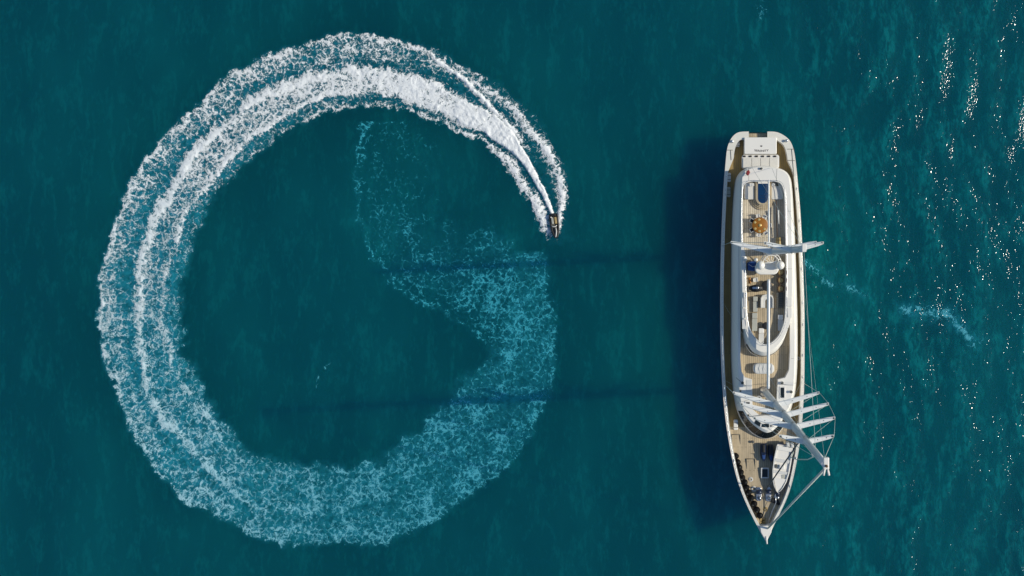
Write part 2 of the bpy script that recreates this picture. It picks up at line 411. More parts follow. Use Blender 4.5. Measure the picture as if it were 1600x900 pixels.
def foam_nodes(t):
    cov = t.attr('cov').outputs['Fac']
    white = t.attr('white').outputs['Fac']
    P = t.pos()
    flat = t.vmath('MULTIPLY', P, (1, 1, 0))
    # turbulence that bends the threads
    wv = t.noise(flat, 0.9, 3.0, 0.6, out=1)
    wv = t.vmath('SCALE', t.vmath('SUBTRACT', wv, (0.5, 0.5, 0.5)), scale=1.5)
    wv2 = t.noise(flat, 3.2, 2.0, 0.6, out=1)
    wv2 = t.vmath('SCALE', t.vmath('SUBTRACT', wv2, (0.5, 0.5, 0.5)), scale=0.35)
    Q = t.vmath('MULTIPLY', t.vmath('ADD', t.vmath('ADD', flat, wv), wv2), (1, 1, 0))
    def cells(vec, scale):
        v = t.n('ShaderNodeTexVoronoi', voronoi_dimensions='2D', feature='DISTANCE_TO_EDGE')
        t.set(v.inputs['Vector'], vec); v.inputs['Scale'].default_value = scale
        v.inputs['Randomness'].default_value = 1.0
        return v.outputs['Distance']
    def threads(vec, scale, detail, width, dist=0.6):
        """thin curling lines: the zero crossings of a noise field"""
        k = t.noise(vec, scale, detail, 0.55, dist)
        k = t.math('ABSOLUTE', t.math('SUBTRACT', k, 0.5))
        return t.ramp(k, 0.0, width, 1.0, 0.0, smooth=False)
    l1 = t.ramp(cells(Q, 1.0), 0.0, 0.22, 1.0, 0.0, smooth=False)
    l2 = threads(Q, 1.5, 3.0, 0.085)
    l3 = threads(t.vmath('ADD', Q, (7.3, 2.1, 4.0)), 3.2, 2.0, 0.10)
    n = t.noise(flat, 4.2, 4.0, 0.66, 0.9)
    n2 = t.noise(flat, 0.42, 4.0, 0.62, 0.4)
    # threads drawn out across the wake by the outward rush of water
    pc = t.n('ShaderNodeCombineXYZ')
    t.set(pc.inputs[0], t.math('MULTIPLY', t.attr('along').outputs['Fac'], 1.9))
    t.set(pc.inputs[1], t.math('MULTIPLY', t.attr('across').outputs['Fac'], 0.55))
    st = t.noise(pc.outputs[0], 1.0, 4.0, 0.6, 1.2)
    strk = t.math('MULTIPLY', t.math('SUBTRACT', st, 0.5), t.math('MULTIPLY', t.attr('drawn').outputs['Fac'], 1.3))
    val = t.math('ADD', t.math('MULTIPLY', l1, 0.34), t.math('ADD', t.math('MULTIPLY', l2, 0.34), t.math('MULTIPLY', l3, 0.24)))
    val = t.math('ADD', val, t.math('MULTIPLY', t.math('SUBTRACT', n, 0.5), t.ramp(white, 0.1, 0.8, 0.50, 0.95)))
    val = t.math('ADD', val, t.math('MULTIPLY', t.math('SUBTRACT', n2, 0.5), 1.2))
    val = t.math('ADD', val, strk)
    val = t.math('ADD', val, 0.17)
    thr = t.math('SUBTRACT', 1.02, t.math('MULTIPLY', cov, 1.15))
    x = t.math('SUBTRACT', val, thr)
    f = t.ramp(x, t.ramp(white, 0.2, 0.8, -0.04, -0.26), t.ramp(white, 0.2, 0.8, 0.50, 0.34))
    f = t.math('MULTIPLY', f, t.ramp(cov, 0.02, 0.14))
    thick = t.ramp(x, -0.14, t.ramp(white, 0.70, 1.0, 0.62, 0.28))
    bump = t.n('ShaderNodeBump'); bump.inputs['Distance'].default_value = 0.16
    t.set(bump.inputs['Height'], t.math('MULTIPLY', t.math('ADD', thick, t.math('MULTIPLY', n, 0.8)), white))
    # thin foam is a translucent turquoise film, thick foam is white
    colr = t.mix(t.math('MULTIPLY', t.math('POWER', thick, 0.8), white, clamp=True), rgb(0.020, 0.44, 0.56), rgb(0.93, 0.94, 0.93))
    df = t.n('ShaderNodeBsdfDiffuse'); t.set(df.inputs['Color'], colr); t.set(df.inputs['Normal'], bump.outputs[0])
    tl = t.n('ShaderNodeBsdfTranslucent'); t.set(tl.inputs['Color'], colr)
    body = t.n('ShaderNodeMixShader'); body.inputs[0].default_value = 0.10
    t.t.links.new(df.outputs[0], body.inputs[1]); t.t.links.new(tl.outputs[0], body.inputs[2])
    tr = t.n('ShaderNodeBsdfTransparent')
    mx = t.n('ShaderNodeMixShader')
    t.set(mx.inputs[0], t.math('MULTIPLY', f, t.ramp(white, 0.0, 0.5, 0.66, 1.0), clamp=True))
    t.t.links.new(tr.outputs[0], mx.inputs[1]); t.t.links.new(body.outputs[0], mx.inputs[2])
    return mx.outputs[0]
t = NT('wake_foam')
M_WAKE = t.surface(foam_nodes(t))
wake = np_mesh('wake', vv, remap[q], M_WAKE,
               {'along': (np.radians(T) * 330 / S0).ravel()[used], 'across': (R / S0).ravel()[used],
                'drawn': (inring * tab(T, [(12, .3), (80, .6), (110, 1), (230, 1), (270, .4), (330, .1)]) * sst(-10, 5, R - b1 + 8)).ravel()[used],
                'cov': cov.ravel()[used], 'white': white.ravel()[used]})
wake['kind'] = 'stuff'
wake['label'] = 'ring of white foam wake curling behind the small speedboat'
wake['category'] = 'wake'

def old_foam(label, spine, width, strength, seed):
    """a thin drifting streak of spent foam"""
    sp = np.array(spine, float)
    x0, y0 = sp.min(0) - width * 2; x1, y1 = sp.max(0) + width * 2
    ax, ay = np.arange(x0, x1, 1.6), np.arange(y0, y1, 1.6)
    u, v = np.meshgrid(ax, ay)
    uu = u + 14 * (fnoise(u / 20, v / 20, 3, seed) - 0.5); vv_ = v + 14 * (fnoise(u / 20, v / 20, 3, seed + 5) - 0.5)
    d = np.full(u.shape, 1e9)
    for a, b in zip(sp, sp[1:]):
        e = b - a
        tt = np.clip(((uu - a[0]) * e[0] + (vv_ - a[1]) * e[1]) / (e @ e), 0, 1)
        d = np.minimum(d, np.hypot(uu - a[0] - tt * e[0], vv_ - a[1] - tt * e[1]))
    k = bell(d, width * 0.7) * sst(0.25, 0.65, fnoise(u / 14, v / 14, 3, seed + 9) + 0.12)
    keep = d < width * 1.5
    q = grid_quads(len(ax), len(ay)); q = q[keep.ravel()[q].all(1)]
    us = np.zeros(u.size, bool); us[q.ravel()] = True
    rm = -np.ones(u.size, int); rm[us] = np.arange(us.sum())
    X = (u - NU) / S0; Y = -(v - NV) / S0
    z = np.zeros_like(u)
    o = np_mesh('foam_streak', np.stack([X, Y, swell(X, Y) + 0.012], -1).reshape(-1, 3)[us], rm[q], M_WAKE,
                {'along': (u / S0).ravel()[us], 'across': (v / S0).ravel()[us], 'drawn': z.ravel()[us],
                 'cov': (0.72 * strength * k).ravel()[us], 'white': (z + 0.12).ravel()[us]})
    o['kind'] = 'stuff'; o['label'] = label
old_foam('pale streak of spent foam drifting off the sparkling side', [(1415, 485), (1450, 488), (1480, 492), (1500, 515), (1525, 535)], 14, 1.0, 301)
old_foam('faint streak of spent foam close to the yacht', [(1262, 412), (1290, 438), (1320, 448), (1350, 462)], 11, 0.7, 411)
old_foam('faint wisp of foam above the yacht stern', [(1188, 0), (1192, 14), (1186, 30)], 9, 0.5, 511)
old_foam('small wisp of foam inside the ring', [(495, 598), (502, 582), (514, 568)], 6, 0.8, 611)

# ------------------------------------------------------------------ materials for built things
def mat_plain(name, c, rough=0.5, metal=0.0, var=0.08, scale=3.0, coat=0.0, bump=0.0, spec=0.5):
    t = NT(name)
    P = t.pos()
    n = t.noise(P, scale, 4.0, 0.6)
    n2 = t.noise(P, scale * 0.23, 2.0, 0.5)
    k = t.math('ADD', 1.0, t.math('MULTIPLY', t.math('SUBTRACT', t.math('ADD', t.math('MULTIPLY', n, 0.6), t.math('MULTIPLY', n2, 0.4)), 0.5), var * 3))
    vm = t.n('ShaderNodeVectorMath', operation='SCALE')
    vm.inputs[0].default_value = c
    t.set(vm.inputs['Scale'], k)
    p = t.n('ShaderNodeBsdfPrincipled')
    t.set(p.inputs['Base Color'], vm.outputs[0])
    t.set(p.inputs['Roughness'], t.math('ADD', rough - 0.08, t.math('MULTIPLY', n, 0.16)))
    p.inputs['Metallic'].default_value = metal
    p.inputs['Coat Weight'].default_value = coat
    p.inputs['Specular IOR Level'].default_value = spec
    if bump:
        b = t.n('ShaderNodeBump'); b.inputs['Distance'].default_value = bump
        t.set(b.inputs['Height'], n); t.set(p.inputs['Normal'], b.outputs[0])
    return t.surface(p.outputs[0])

def mat_teak(name, c, gap=(0.17, 0.13, 0.085), plank=0.27, wear=0.26):
    """narrow caulked planks running fore and aft, weathered unevenly"""
    t = NT(name)
    P = t.pos()
    br = t.n('ShaderNodeTexBrick')
    br.offset = 0.37
    t.set(br.inputs['Vector'], t.scaled(P, (1, 1, 1), math.radians(90)))
    br.inputs['Scale'].default_value = 1.0
    br.inputs['Brick Width'].default_value = 3.2
    br.inputs['Row Height'].default_value = plank
    br.inputs['Mortar Size'].default_value = 0.022
    br.inputs['Mortar Smooth'].default_value = 0.3
    br.inputs['Color1'].default_value = rgb(*c)
    br.inputs['Color2'].default_value = rgb(*[x * 0.80 for x in c])
    br.inputs['Mortar'].default_value = rgb(*gap)
    n = t.noise(t.scaled(P, (1, 0.3, 1)), 1.1, 4.0, 0.6)
    k = t.math('ADD', 1.0, t.math('MULTIPLY', t.math('SUBTRACT', n, 0.5), wear * 3))
    cl = t.vmath('SCALE', br.outputs['Color'], scale=k)
    p = t.n('ShaderNodeBsdfPrincipled')
    t.set(p.inputs['Base Color'], cl)
    p.inputs['Roughness'].default_value = 0.7
    return t.surface(p.outputs[0])

M = {
 'white':  mat_plain('white_gelcoat', (0.80, 0.765, 0.69), 0.35, var=0.03, scale=0.8, coat=0.2),
 'white2': mat_plain('white_paint_worn', (0.72, 0.695, 0.64), 0.45, var=0.07, scale=2.5),
 'cream':  mat_plain('cream_cap_rail', (0.72, 0.69, 0.60), 0.45, var=0.07, scale=1.6),
 'spar':   mat_plain('spar_paint', (0.74, 0.74, 0.71), 0.38, var=0.05, scale=1.2, coat=0.2),
 'teak':   mat_teak('bleached_teak', (0.54, 0.435, 0.28)),
 'teak2':  mat_teak('dark_teak', (0.32, 0.225, 0.075)),
 'teak3':  mat_teak('grey_teak', (0.62, 0.545, 0.41)),
 'wood':   mat_plain('varnished_wood', (0.30, 0.115, 0.008), 0.4, var=0.15, scale=5, coat=0.1),
 'brown':  mat_plain('brown_wicker', (0.12, 0.065, 0.03), 0.7, var=0.2, scale=9),
 'glass':  mat_plain('dark_glass', (0.012, 0.018, 0.02), 0.08, var=0.1),
 'black':  mat_plain('black_rubber', (0.012, 0.012, 0.013), 0.55, var=0.25, scale=4),
 'fender': mat_plain('fender_cover', (0.005, 0.005, 0.005), 0.6, var=0.4, scale=7, bump=0.02, spec=0.12),
 'grey':   mat_plain('grey_fabric', (0.42, 0.42, 0.36), 0.85, var=0.1, scale=6, bump=0.02),
 'lgrey':  mat_plain('pale_fabric', (0.62, 0.61, 0.57), 0.85, var=0.07, scale=5, bump=0.02),
 'cush':   mat_plain('cushion_canvas', (0.66, 0.63, 0.56), 0.85, var=0.06, scale=5, bump=0.02),
 'dgrey':  mat_plain('dark_grey_fabric', (0.09, 0.095, 0.085), 0.85, var=0.15, scale=6),
 'blue':   mat_plain('blue_canvas', (0.010, 0.055, 0.20), 0.75, var=0.2, scale=4),
 'navy':   mat_plain('navy_paint', (0.008, 0.016, 0.042), 0.3, var=0.15, scale=3, coat=0.5),
 'steel':  mat_plain('polished_steel', (0.62, 0.63, 0.64), 0.28, metal=0.9, var=0.08, scale=6),
 'wire':   mat_plain('rigging_wire', (0.42, 0.50, 0.46), 0.5, var=0.05),
 'sail':   mat_plain('furled_sail', (0.58, 0.62, 0.54), 0.7, var=0.1, scale=2),
 'sail_shaded':  mat_plain('furled_sail_shaded', (0.055, 0.075, 0.085), 0.7, var=0.1, scale=2),  # furled sail with its shade put into the colour
 'gold':   mat_plain('brass', (0.72, 0.55, 0.22), 0.3, metal=0.5, var=0.08),
 'red':    mat_plain('red_cloth', (0.22, 0.02, 0.02), 0.8, var=0.2, scale=5),
 'pool':   mat_plain('pool_water', (0.005, 0.035, 0.10), 0.06, var=0.25, scale=1.5, coat=0.3),
 'tan':    mat_plain('tan_vinyl', (0.42, 0.30, 0.12), 0.5, var=0.1),
 'ink':    mat_plain('black_lettering', (0.01, 0.01, 0.012), 0.5),
}

# ------------------------------------------------------------------ mesh helpers
class MB:
    """collects geometry in world coordinates; build() links it as one mesh object"""
    def __init__(self):
        self.v = []; self.f = []; self.sm = []
    def add(self, vs, fs, smooth=False):
        o = len(self.v)
        self.v += [tuple(p) for p in vs]
        self.f += [tuple(i + o for i in f) for f in fs]
        self.sm += [smooth] * len(fs)
        return self
    def loft(self, loops, closed=True, smooth=True, cap0=False, cap1=False):
        n = len(loops[0]); vs = [p for l in loops for p in l]; fs = []
        for k in range(len(loops) - 1):
            for i in range(n if closed else n - 1):
                j = (i + 1) % n
                fs.append((k * n + i, k * n + j, (k + 1) * n + j, (k + 1) * n + i))
        self.add(vs, fs, smooth)
        if cap0: self.cap(loops[0])
        if cap1: self.cap(loops[-1])
        return self
    def cap(self, loop, holes=()):
        polys = [[Vector((p[0], p[1], 0)) for p in loop]] + [[Vector((p[0], p[1], 0)) for p in h] for h in holes]
        allp = list(loop) + [p for h in holes for p in h]
        tris = tessellate_polygon(polys)
        fs = []
        for a, b, c in tris:
            A, B, C = Vector(allp[a]), Vector(allp[b]), Vector(allp[c])
            if ((B - A).cross(C - A)).z < 0: b, c = c, b
            fs.append((a, b, c))
        return self.add(allp, fs)
    def prism(self, loop2, z0, z1, bev=0.03):
        """upright prism from a 2D outline with a rounded upper edge"""
        def at(l, z): return [(p[0], p[1], z) for p in l]
        if area2(loop2) < 0: loop2 = loop2[::-1]
        ins = offset(loop2, bev); ins2 = offset(loop2, bev * 0.3)
        self.loft([at(loop2, z0), at(loop2, z1 - bev), at(ins2, z1 - bev * 0.3), at(ins, z1)], smooth=False)
        self.cap(at(ins, z1))
        return self
    def box(self, c, s, rz=0.0, bev=0.02):
        x, y, z = c; a, b, h = s
        ca, sa = math.cos(rz), math.sin(rz)
        l = [(x + ca * px - sa * py, y + sa * px + ca * py) for px, py in rrect(-a / 2, -b / 2, a / 2, b / 2, min(a, b) * 0.12, 2)]
        return self.prism(l, z, z + h, bev)
    def tube(self, pts, r, seg=8, caps=True, r1=None):
        pts = [Vector(p) for p in pts]
        n = len(pts); loops = []
        prev = None
        for i, p in enumerate(pts):
            d = (pts[min(i + 1, n - 1)] - pts[max(i - 1, 0)]).normalized()
            ref = Vector((0, 0, 1)) if abs(d.z) < 0.9 else Vector((1, 0, 0))
            x = d.cross(ref).normalized(); y = x.cross(d).normalized()
            if prev is not None and x.dot(prev) < 0: x, y = -x, -y
            prev = x
            rr = r if r1 is None else r + (r1 - r) * i / max(n - 1, 1)
            loops.append([p + (x * math.cos(2 * math.pi * k / seg) + y * math.sin(2 * math.pi * k / seg)) * rr for k in range(seg)])
        self.loft(loops)
        if caps:
            for l, rev in ((loops[0], True), (loops[-1], False)):
                self.add(l, [tuple(range(seg))[::-1] if rev else tuple(range(seg))])
        return self
    def lathe(self, c, prof, seg=16, rz=0.0, sx=1.0, sy=1.0):
        """prof: list of (radius, z)"""
        ca, sa = math.cos(rz), math.sin(rz)
        loops = []
        for r, z in prof:
            l = []
            for k in range(seg):
                a = 2 * math.pi * k / seg
                px, py = r * math.cos(a) * sx, r * math.sin(a) * sy
                l.append((c[0] + ca * px - sa * py, c[1] + sa * px + ca * py, c[2] + z))
            loops.append(l)
        self.loft(loops)
        return self
    def ball(self, c, r, rz=1.0, seg=16, ring=8, sx=1.0, sy=1.0, rot=0.0):
        prof = [(max(r * math.sin(math.pi * i / ring), 0.002), -r * rz * math.cos(math.pi * i / ring)) for i in range(ring + 1)]
        return self.lathe(c, prof, seg, rot, sx, sy)
    def build(self, name, mat, parent=None, kind=None, label=None):
        o3 = Vector((0, 0, 0))
        if parent is not None:
            o3 = ORIG[parent.name]
        else:
            vs = np.array(self.v)
            o3 = Vector(((vs[:, 0].min() + vs[:, 0].max()) / 2, (vs[:, 1].min() + vs[:, 1].max()) / 2, vs[:, 2].min()))
        me = bpy.data.meshes.new(name)
        me.from_pydata([(p[0] - o3.x, p[1] - o3.y, p[2] - o3.z) for p in self.v], [], self.f)
        me.update()
        bm = bmesh.new(); bm.from_mesh(me)
        bmesh.ops.remove_doubles(bm, verts=bm.verts, dist=0.0004)
        bm.to_mesh(me); bm.free()
        if len(me.polygons) == len(self.sm):
            me.polygons.foreach_set('use_smooth', self.sm)
        me.materials.append(M[mat] if isinstance(mat, str) else mat)
        o = bpy.data.objects.new(name, me)
        col.objects.link(o)
        if parent is not None: o.parent = parent
        else: o.location = o3
        ORIG[o.name] = o3
        if kind: o['kind'] = kind
        if label: o['label'] = label
        return o
ORIG = {}
def thing(name, label, cat, loc, group=None):
    e = bpy.data.objects.new(name, None)
    e.empty_display_size = 0.5
    e.location = loc
    col.objects.link(e)
    ORIG[e.name] = Vector(loc)
    tag(e, label, cat, group)
    return e
def tag(o, label, cat, group=None):
    o['label'] = label; o['category'] = cat
    if group: o['group'] = group
    return o
def area2(l):
    return sum(l[i - 1][0] * l[i][1] - l[i][0] * l[i - 1][1] for i in range(len(l))) / 2
def offset(loop, d):
    """shrink a counter-clockwise 2D loop by d (number or per-point list)"""
    n = len(loop); out = []
    for i in range(n):
        p0, p1, p2 = loop[i - 1], loop[i], loop[(i + 1) % n]
        e1 = Vector((p1[0] - p0[0], p1[1] - p0[1])); e2 = Vector((p2[0] - p1[0], p2[1] - p1[1]))
        if e1.length < 1e-9: e1 = e2
        if e2.length < 1e-9: e2 = e1
        e1.normalize(); e2.normalize()
        n1 = Vector((-e1.y, e1.x)); n2 = Vector((-e2.y, e2.x))
        m = n1 + n2
        if m.length < 1e-6: m = n1
        m.normalize()
        k = 1.0 / max(m.dot(n1), 0.5)
        dd = d[i] if hasattr(d, '__len__') else d
        out.append((p1[0] + m.x * dd * k, p1[1] + m.y * dd * k))
    return out
def rrect(x0, y0, x1, y1, r, seg=4):
    l = []
    for cx, cy, a0 in ((x1 - r, y0 + r, -90), (x1 - r, y1 - r, 0), (x0 + r, y1 - r, 90), (x0 + r, y0 + r, 180)):
        for k in range(seg + 1):
            a = math.radians(a0 + 90 * k / seg)
            l.append((cx + r * math.cos(a), cy + r * math.sin(a)))
    return l
def spline(pts, n_per=4, closed=True):
    P = [Vector(p) for p in pts]; n = len(P); out = []
    for i in range(n if closed else n - 1):
        p0 = P[i - 1] if closed or i > 0 else P[0]
        p1, p2 = P[i], P[(i + 1) % n]
        p3 = P[(i + 2) % n] if closed or i + 2 < n else P[n - 1]
        for k in range(n_per):
            t = k / n_per
            out.append(0.5 * ((2 * p1) + (-p0 + p2) * t + (2 * p0 - 5 * p1 + 4 * p2 - p3) * t * t + (-p0 + 3 * p1 - 3 * p2 + p3) * t ** 3))
    if not closed: out.append(P[-1])
    return [tuple(p) for p in out]
def wl(pts, z):
    """photograph outline -> 2D world outline at height z, counter-clockwise"""
    l = [W(u, v, z).to_2d() for u, v in pts]
    l = [(p.x, p.y) for p in l]
    return l if area2(l) > 0 else l[::-1]
def at(l, z):
    return [(p[0], p[1], z) for p in l]
def pxrect(u0, v0, u1, v1, z, r=0.1, seg=3):
    a = W(u0, v1, z); b = W(u1, v0, z)
    return rrect(a.x, a.y, b.x, b.y, min(r, (b.x - a.x) * 0.49, (b.y - a.y) * 0.49), seg)
def inv(v_px, z):   # world y -> photograph v at height z
    return NV - v_px * FPX / (H - z)

# ------------------------------------------------------------------ the yacht
RAIL_L = [(1170,205.5),(1155,206.5),(1146,212),(1139.5,222),(1136,234),(1134,252),(1131,290),(1128,350),(1126,420),(1125.5,480),(1126,540),(1128,590),(1130,620),(1133,650),(1136.5,676),(1141.5,705),(1148,735),(1156,762),(1166,787),(1178,812),(1189,833),(1196,845)]
RAIL_R = [(1199,205.5),(1214,206.5),(1227,213),(1235.5,222),(1240.5,236),(1243.5,255),(1247.5,295),(1251.5,345),(1255,420),(1257,490),(1257,555),(1256.5,600),(1254,650),(1250,690),(1244,725),(1236,760),(1226,787),(1214,811),(1204.5,831),(1198.5,845)]
def zr(v):
    t_ = min(max((v - 560) / 285.0, 0), 1)
    return 4.4 + 1.9 * t_ ** 1.6
path = spline([(u, v, 0) for u, v in RAIL_L], 4, False) + [(1197.3, 847.0, 0)] + spline([(u, v, 0) for u, v in RAIL_R], 4, False)[::-1]
rail3 = [W(u, v, zr(v)) for u, v, _ in path]         # from stern left, round the bow, to stern right
CL = 14.60                                            # centre line of the hull
ymax = max(p.y for p in rail3)
root = thing('sailing_yacht', 'large white two-masted sailing yacht with teak decks lying at rest', 'yacht', (14.7, -9.0, 0.0))

def hull_level(fx, fy, z, dz=0.0):
    return [(CL + (p.x - CL) * fx, ymax - 0.4 + (p.y - (ymax - 0.4)) * fy, (p.z + dz) if z is None else z) for p in rail3]
mb = MB()
mb.loft([hull_level(1, 1, None, -0.02), hull_level(0.995, 0.992, None, -0.9), hull_level(0.965, 0.972, 2.0), hull_level(0.93, 0.95, 0.0), hull_level(0.84, 0.93, -1.0)], closed=False)
# transom below the boarding gap
g0, g1 = rail3[0], rail3[-1]
mb.add([(g0.x, g0.y, 3.4), (g1.x, g1.y, 3.4), (g1.x, g1.y, -1), (g0.x, g0.y, -1)], [(0, 1, 2, 3)])
mb.build('hull', 'white', root)
# widths of the cap rail
def rw(v, right):
    if v < 246: return 1.05
    if v < 268: return 1.05 - 0.6 * (v - 246) / 22 if not right else 1.15 - 0.65 * (v - 246) / 22
    return 0.45 if v < 640 else 0.45 - 0.12 * min((v - 640) / 150, 1)
n3 = len(rail3)
inner = []
for i, p in enumerate(rail3):
    a = rail3[max(i - 1, 0)]; b = rail3[min(i + 1, n3 - 1)]
    d = Vector((b.x - a.x, b.y - a.y)).normalized()
    nn = Vector((-d.y, d.x))                           # points inboard (path runs down the left side first)
    v = path[i][1]; u = path[i][0]
    w = rw(v, i > n3 // 2)
    q2 = Vector((p.x, p.y)) + nn * w
    if i < n3 // 2: q2.x = min(q2.x, CL + 0.2 - 0.02)
    else: q2.x = max(q2.x, CL + 0.22)
    inner.append(Vector((q2.x, q2.y, p.z)))
# near the very bow the inner edges meet
for i, p in enumerate(inner):
    v = path[i][1]
    if v > 826: inner[i] = Vector((CL + 0.2 + (rail3[i].x - CL - 0.2) * 0.05, W(1197, 822, 6).y, zr(822)))
mb = MB()
mb.loft([[(p.x, p.y, p.z - 0.10) for p in rail3], [(p.x, p.y, p.z + 0.03) for p in rail3], [(p.x, p.y, p.z + 0.03) for p in inner], [(p.x, p.y, p.z - 0.10) for p in inner]], closed=False, smooth=False)
mb.build('cap_rail', 'cream', root)
mb = MB()
mb.loft([[(p.x, p.y, p.z - 0.05) for p in inner], [(p.x, p.y, p.z - 1.05) for p in inner]], closed=False)
mb.build('bulwark', 'white2', root)
deck_in = [(p.x, p.y, p.z - 1.0) for p in inner if True]
mb = MB(); mb.cap(deck_in)
mb.build('main_deck', 'teak2', root)
# bleached foredeck planking over the fore part
fd = [p for i, p in enumerate(deck_in) if path[i][1] > 668]
mb = MB(); mb.cap([(p[0], p[1], p[2] + 0.03) for p in fd]); mb.build('foredeck', 'teak', root)
# boarding step in the stern gap
mb = MB(); mb.prism(pxrect(1170.5, 208.5, 1199, 214.5, 3.5, 0.05), 3.3, 3.52); mb.build('boarding_step', 'teak', root)
# bow plate
bw_ = [(1197.3, 846), (1189, 831.5), (1187.5, 822), (1197, 821), (1206, 822), (1205, 831.5)]
mb = MB(); mb.prism(wl(bw_, 6.2), 6.05, 6.36, 0.04); mb.build('bow_plate', 'white', root)
mb = MB(); mb.tube([W(1197, 838, 6.3), W(1198.5, 850, 6.5)], 0.16, 8, r1=0.10); mb.build('bow_roller', 'white2', root)

# --- deckhouse: one long body with sloping sides, a cut-out fore well and a raised after bulwark
HOUSE = [(1190,259.5),(1172,261),(1160,266),(1151,276),(1147,292),(1144,330),(1142.5,380),(1142,440),(1142,500),(1142,560),(1144,600),(1147,625),(1152,645),(1160,662),(1172,676),(1186,684),(1198,686),(1212,681),(1223,669),(1232,650),(1239,625),(1243.5,600),(1245.5,560),(1245.5,500),(1244,440),(1242,380),(1239.5,330),(1237,292),(1233,276),(1223,266),(1207,261)]
hs = [(p[0], p[1]) for p in spline([(u, v, 0) for u, v in HOUSE], 4)]
hbase = wl(hs, 3.5)
hv = [inv(p[1], 3.5) for p in hbase]
def hin(k):
    return [k * (0.75 + 0.95 * min(max((v - 630) / 45, 0), 1) + (0.25 * min(max((290 - v) / 20, 0), 1) * -1.6)) for v in hv]
L0, L1, L2, L3 = hbase, offset(hbase, hin(0.10)), offset(hbase, hin(0.82)), offset(hbase, hin(1.0))
zA = 6.1
mb = MB()
mb.loft([at(L0, 3.3), at(L1, 4.3), at(L2, 5.85), at(L3, zA)])
mb.build('house_wall', 'white', root)
WELL = [(1157,470),(1157,520),(1157,560),(1158.5,580),(1164,590),(1175,593),(1176,640),(1186,649),(1205,649),(1213,640),(1215.5,593),(1227,590),(1233,578),(1234.5,550),(1234.5,500),(1234,470)]
well = wl(WELL, zA)
mb = MB()
mb.cap(at(L3, zA), [at(well[::-1], zA)])
mb.build('house_roof', 'white', root)
mb = MB(); mb.loft([at(well, zA), at(well, 5.1)], smooth=False); mb.build('well_coaming', 'white2', root)
mb = MB(); mb.cap(at(offset(well, -0.02), 5.12)); mb.build('fore_well_deck', 'teak', root)
# after bulwark (upper deck)
BO = [(1190,261.5),(1171,263.5),(1161,271),(1158.5,290),(1157.5,330),(1157.5,400),(1159,450),(1160,490),(1163,512),(1170,532),(1181,546),(1195,551),(1209,546),(1222,532),(1232,512),(1237,490),(1238.5,440),(1238,400),(1237,330),(1235,290),(1230,272),(1214,263.5)]
BI = [(1190,284),(1172,284),(1164,288),(1161,298),(1160,340),(1161,380),(1165,400),(1166.5,450),(1168,490),(1172,512),(1180,527),(1194,538),(1206,535),(1217,524),(1224,508),(1227,490),(1228,440),(1228,400),(1227,350),(1226,310),(1223,292),(1214,284)]
zB = 7.2
bo = wl([(p[0], p[1]) for p in spline([(u, v, 0) for u, v in BO], 4)], zB)
bi = wl([(p[0], p[1]) for p in spline([(u, v, 0) for u, v in BI], 4)], zB)
bv = [inv(p[1], zB) for p in bo]
fr = [min(max((v - 515) / 30, 0), 1) for v in bv]
bo_low = offset(bo, [-0.10 - 0.75 * f_ for f_ in fr])
mb = MB()
mb.loft([at(bo_low, 5.1), at(offset(bo, [-0.06 - 0.45 * f_ for f_ in fr]), 6.4), at(bo, zB - 0.08), at(offset(bo, 0.06), zB)])
mb.build('upper_bulwark', 'white', root)
mb = MB(); mb.cap(at(offset(bo, 0.06), zB), [at(bi[::-1], zB)])
mb.build('bulwark_top', 'white', root)
mb = MB(); mb.loft([at(bi, zB), at(bi, 6.12)], smooth=False); mb.build('bulwark_lining', 'white2', root)
ysp = W(1190, 400, 6.16).y
aft_ = [(p[0], max(p[1], ysp)) for p in offset(bi, -0.02)]; fwd_ = [(p[0], min(p[1], ysp)) for p in offset(bi, -0.02)]
mb = MB(); mb.cap(at(aft_, 6.16)); mb.build('upper_deck', 'teak3', root)
mb = MB(); mb.cap(at(fwd_, 6.16)); mb.build('upper_deck', 'teak', root)
# curved screens in front of the upper deck and round the wheelhouse
def panels(lo, hi, zlo, zhi, sel, n, name, gapw=0.012, out=0.025):
    idx = [i for i in range(len(lo)) if sel(i)]
    # make the run contiguous
    runs = []; cur = [idx[0]]
    for a, b in zip(idx, idx[1:]):
        if b == a + 1: cur.append(b)
        else: runs.append(cur); cur = [b]
    runs.append(cur)
    if len(runs) > 1 and runs[0][0] == 0: runs = [runs[-1] + runs[0]] + runs[1:-1]
    run = max(runs, key=len)
    A = [Vector((lo[i][0], lo[i][1], zlo)) for i in run]; B = [Vector((hi[i][0], hi[i][1], zhi)) for i in run]
    m = len(run) - 1
    def samp(L, t):
        x = t * m; i = min(int(x), m - 1); return L[i].lerp(L[i + 1], x - i)
    for k in range(n):
        t0 = (k + gapw) / n; t1 = (k + 1 - gapw) / n
        mb = MB(); low = []; top = []; low2 = []; top2 = []
        for j in range(4):
            t_ = t0 + (t1 - t0) * j / 3
            a, b = samp(A, t_), samp(B, t_)
            d = samp(A, min(t_ + 0.01, 1)) - samp(A, max(t_ - 0.01, 0))
            nn = d.cross(b - a).normalized()
            if nn.z < 0: nn = -nn
            low.append(a + nn * out); top.append(b + nn * out); low2.append(a); top2.append(b)
        mb.loft([low2, low, top, top2], closed=False, smooth=False)
        mb.build(name, 'glass', root)
def lerp2(l0, l1, f_): return [(a[0] + (b[0] - a[0]) * f_, a[1] + (b[1] - a[1]) * f_) for a, b in zip(l0, l1)]
panels(lerp2(L1, L2, 0.12), lerp2(L1, L2, 0.92), 4.3 + 1.55 * 0.12, 4.3 + 1.55 * 0.92, lambda i: hv[i] > 640, 9, 'windscreen')
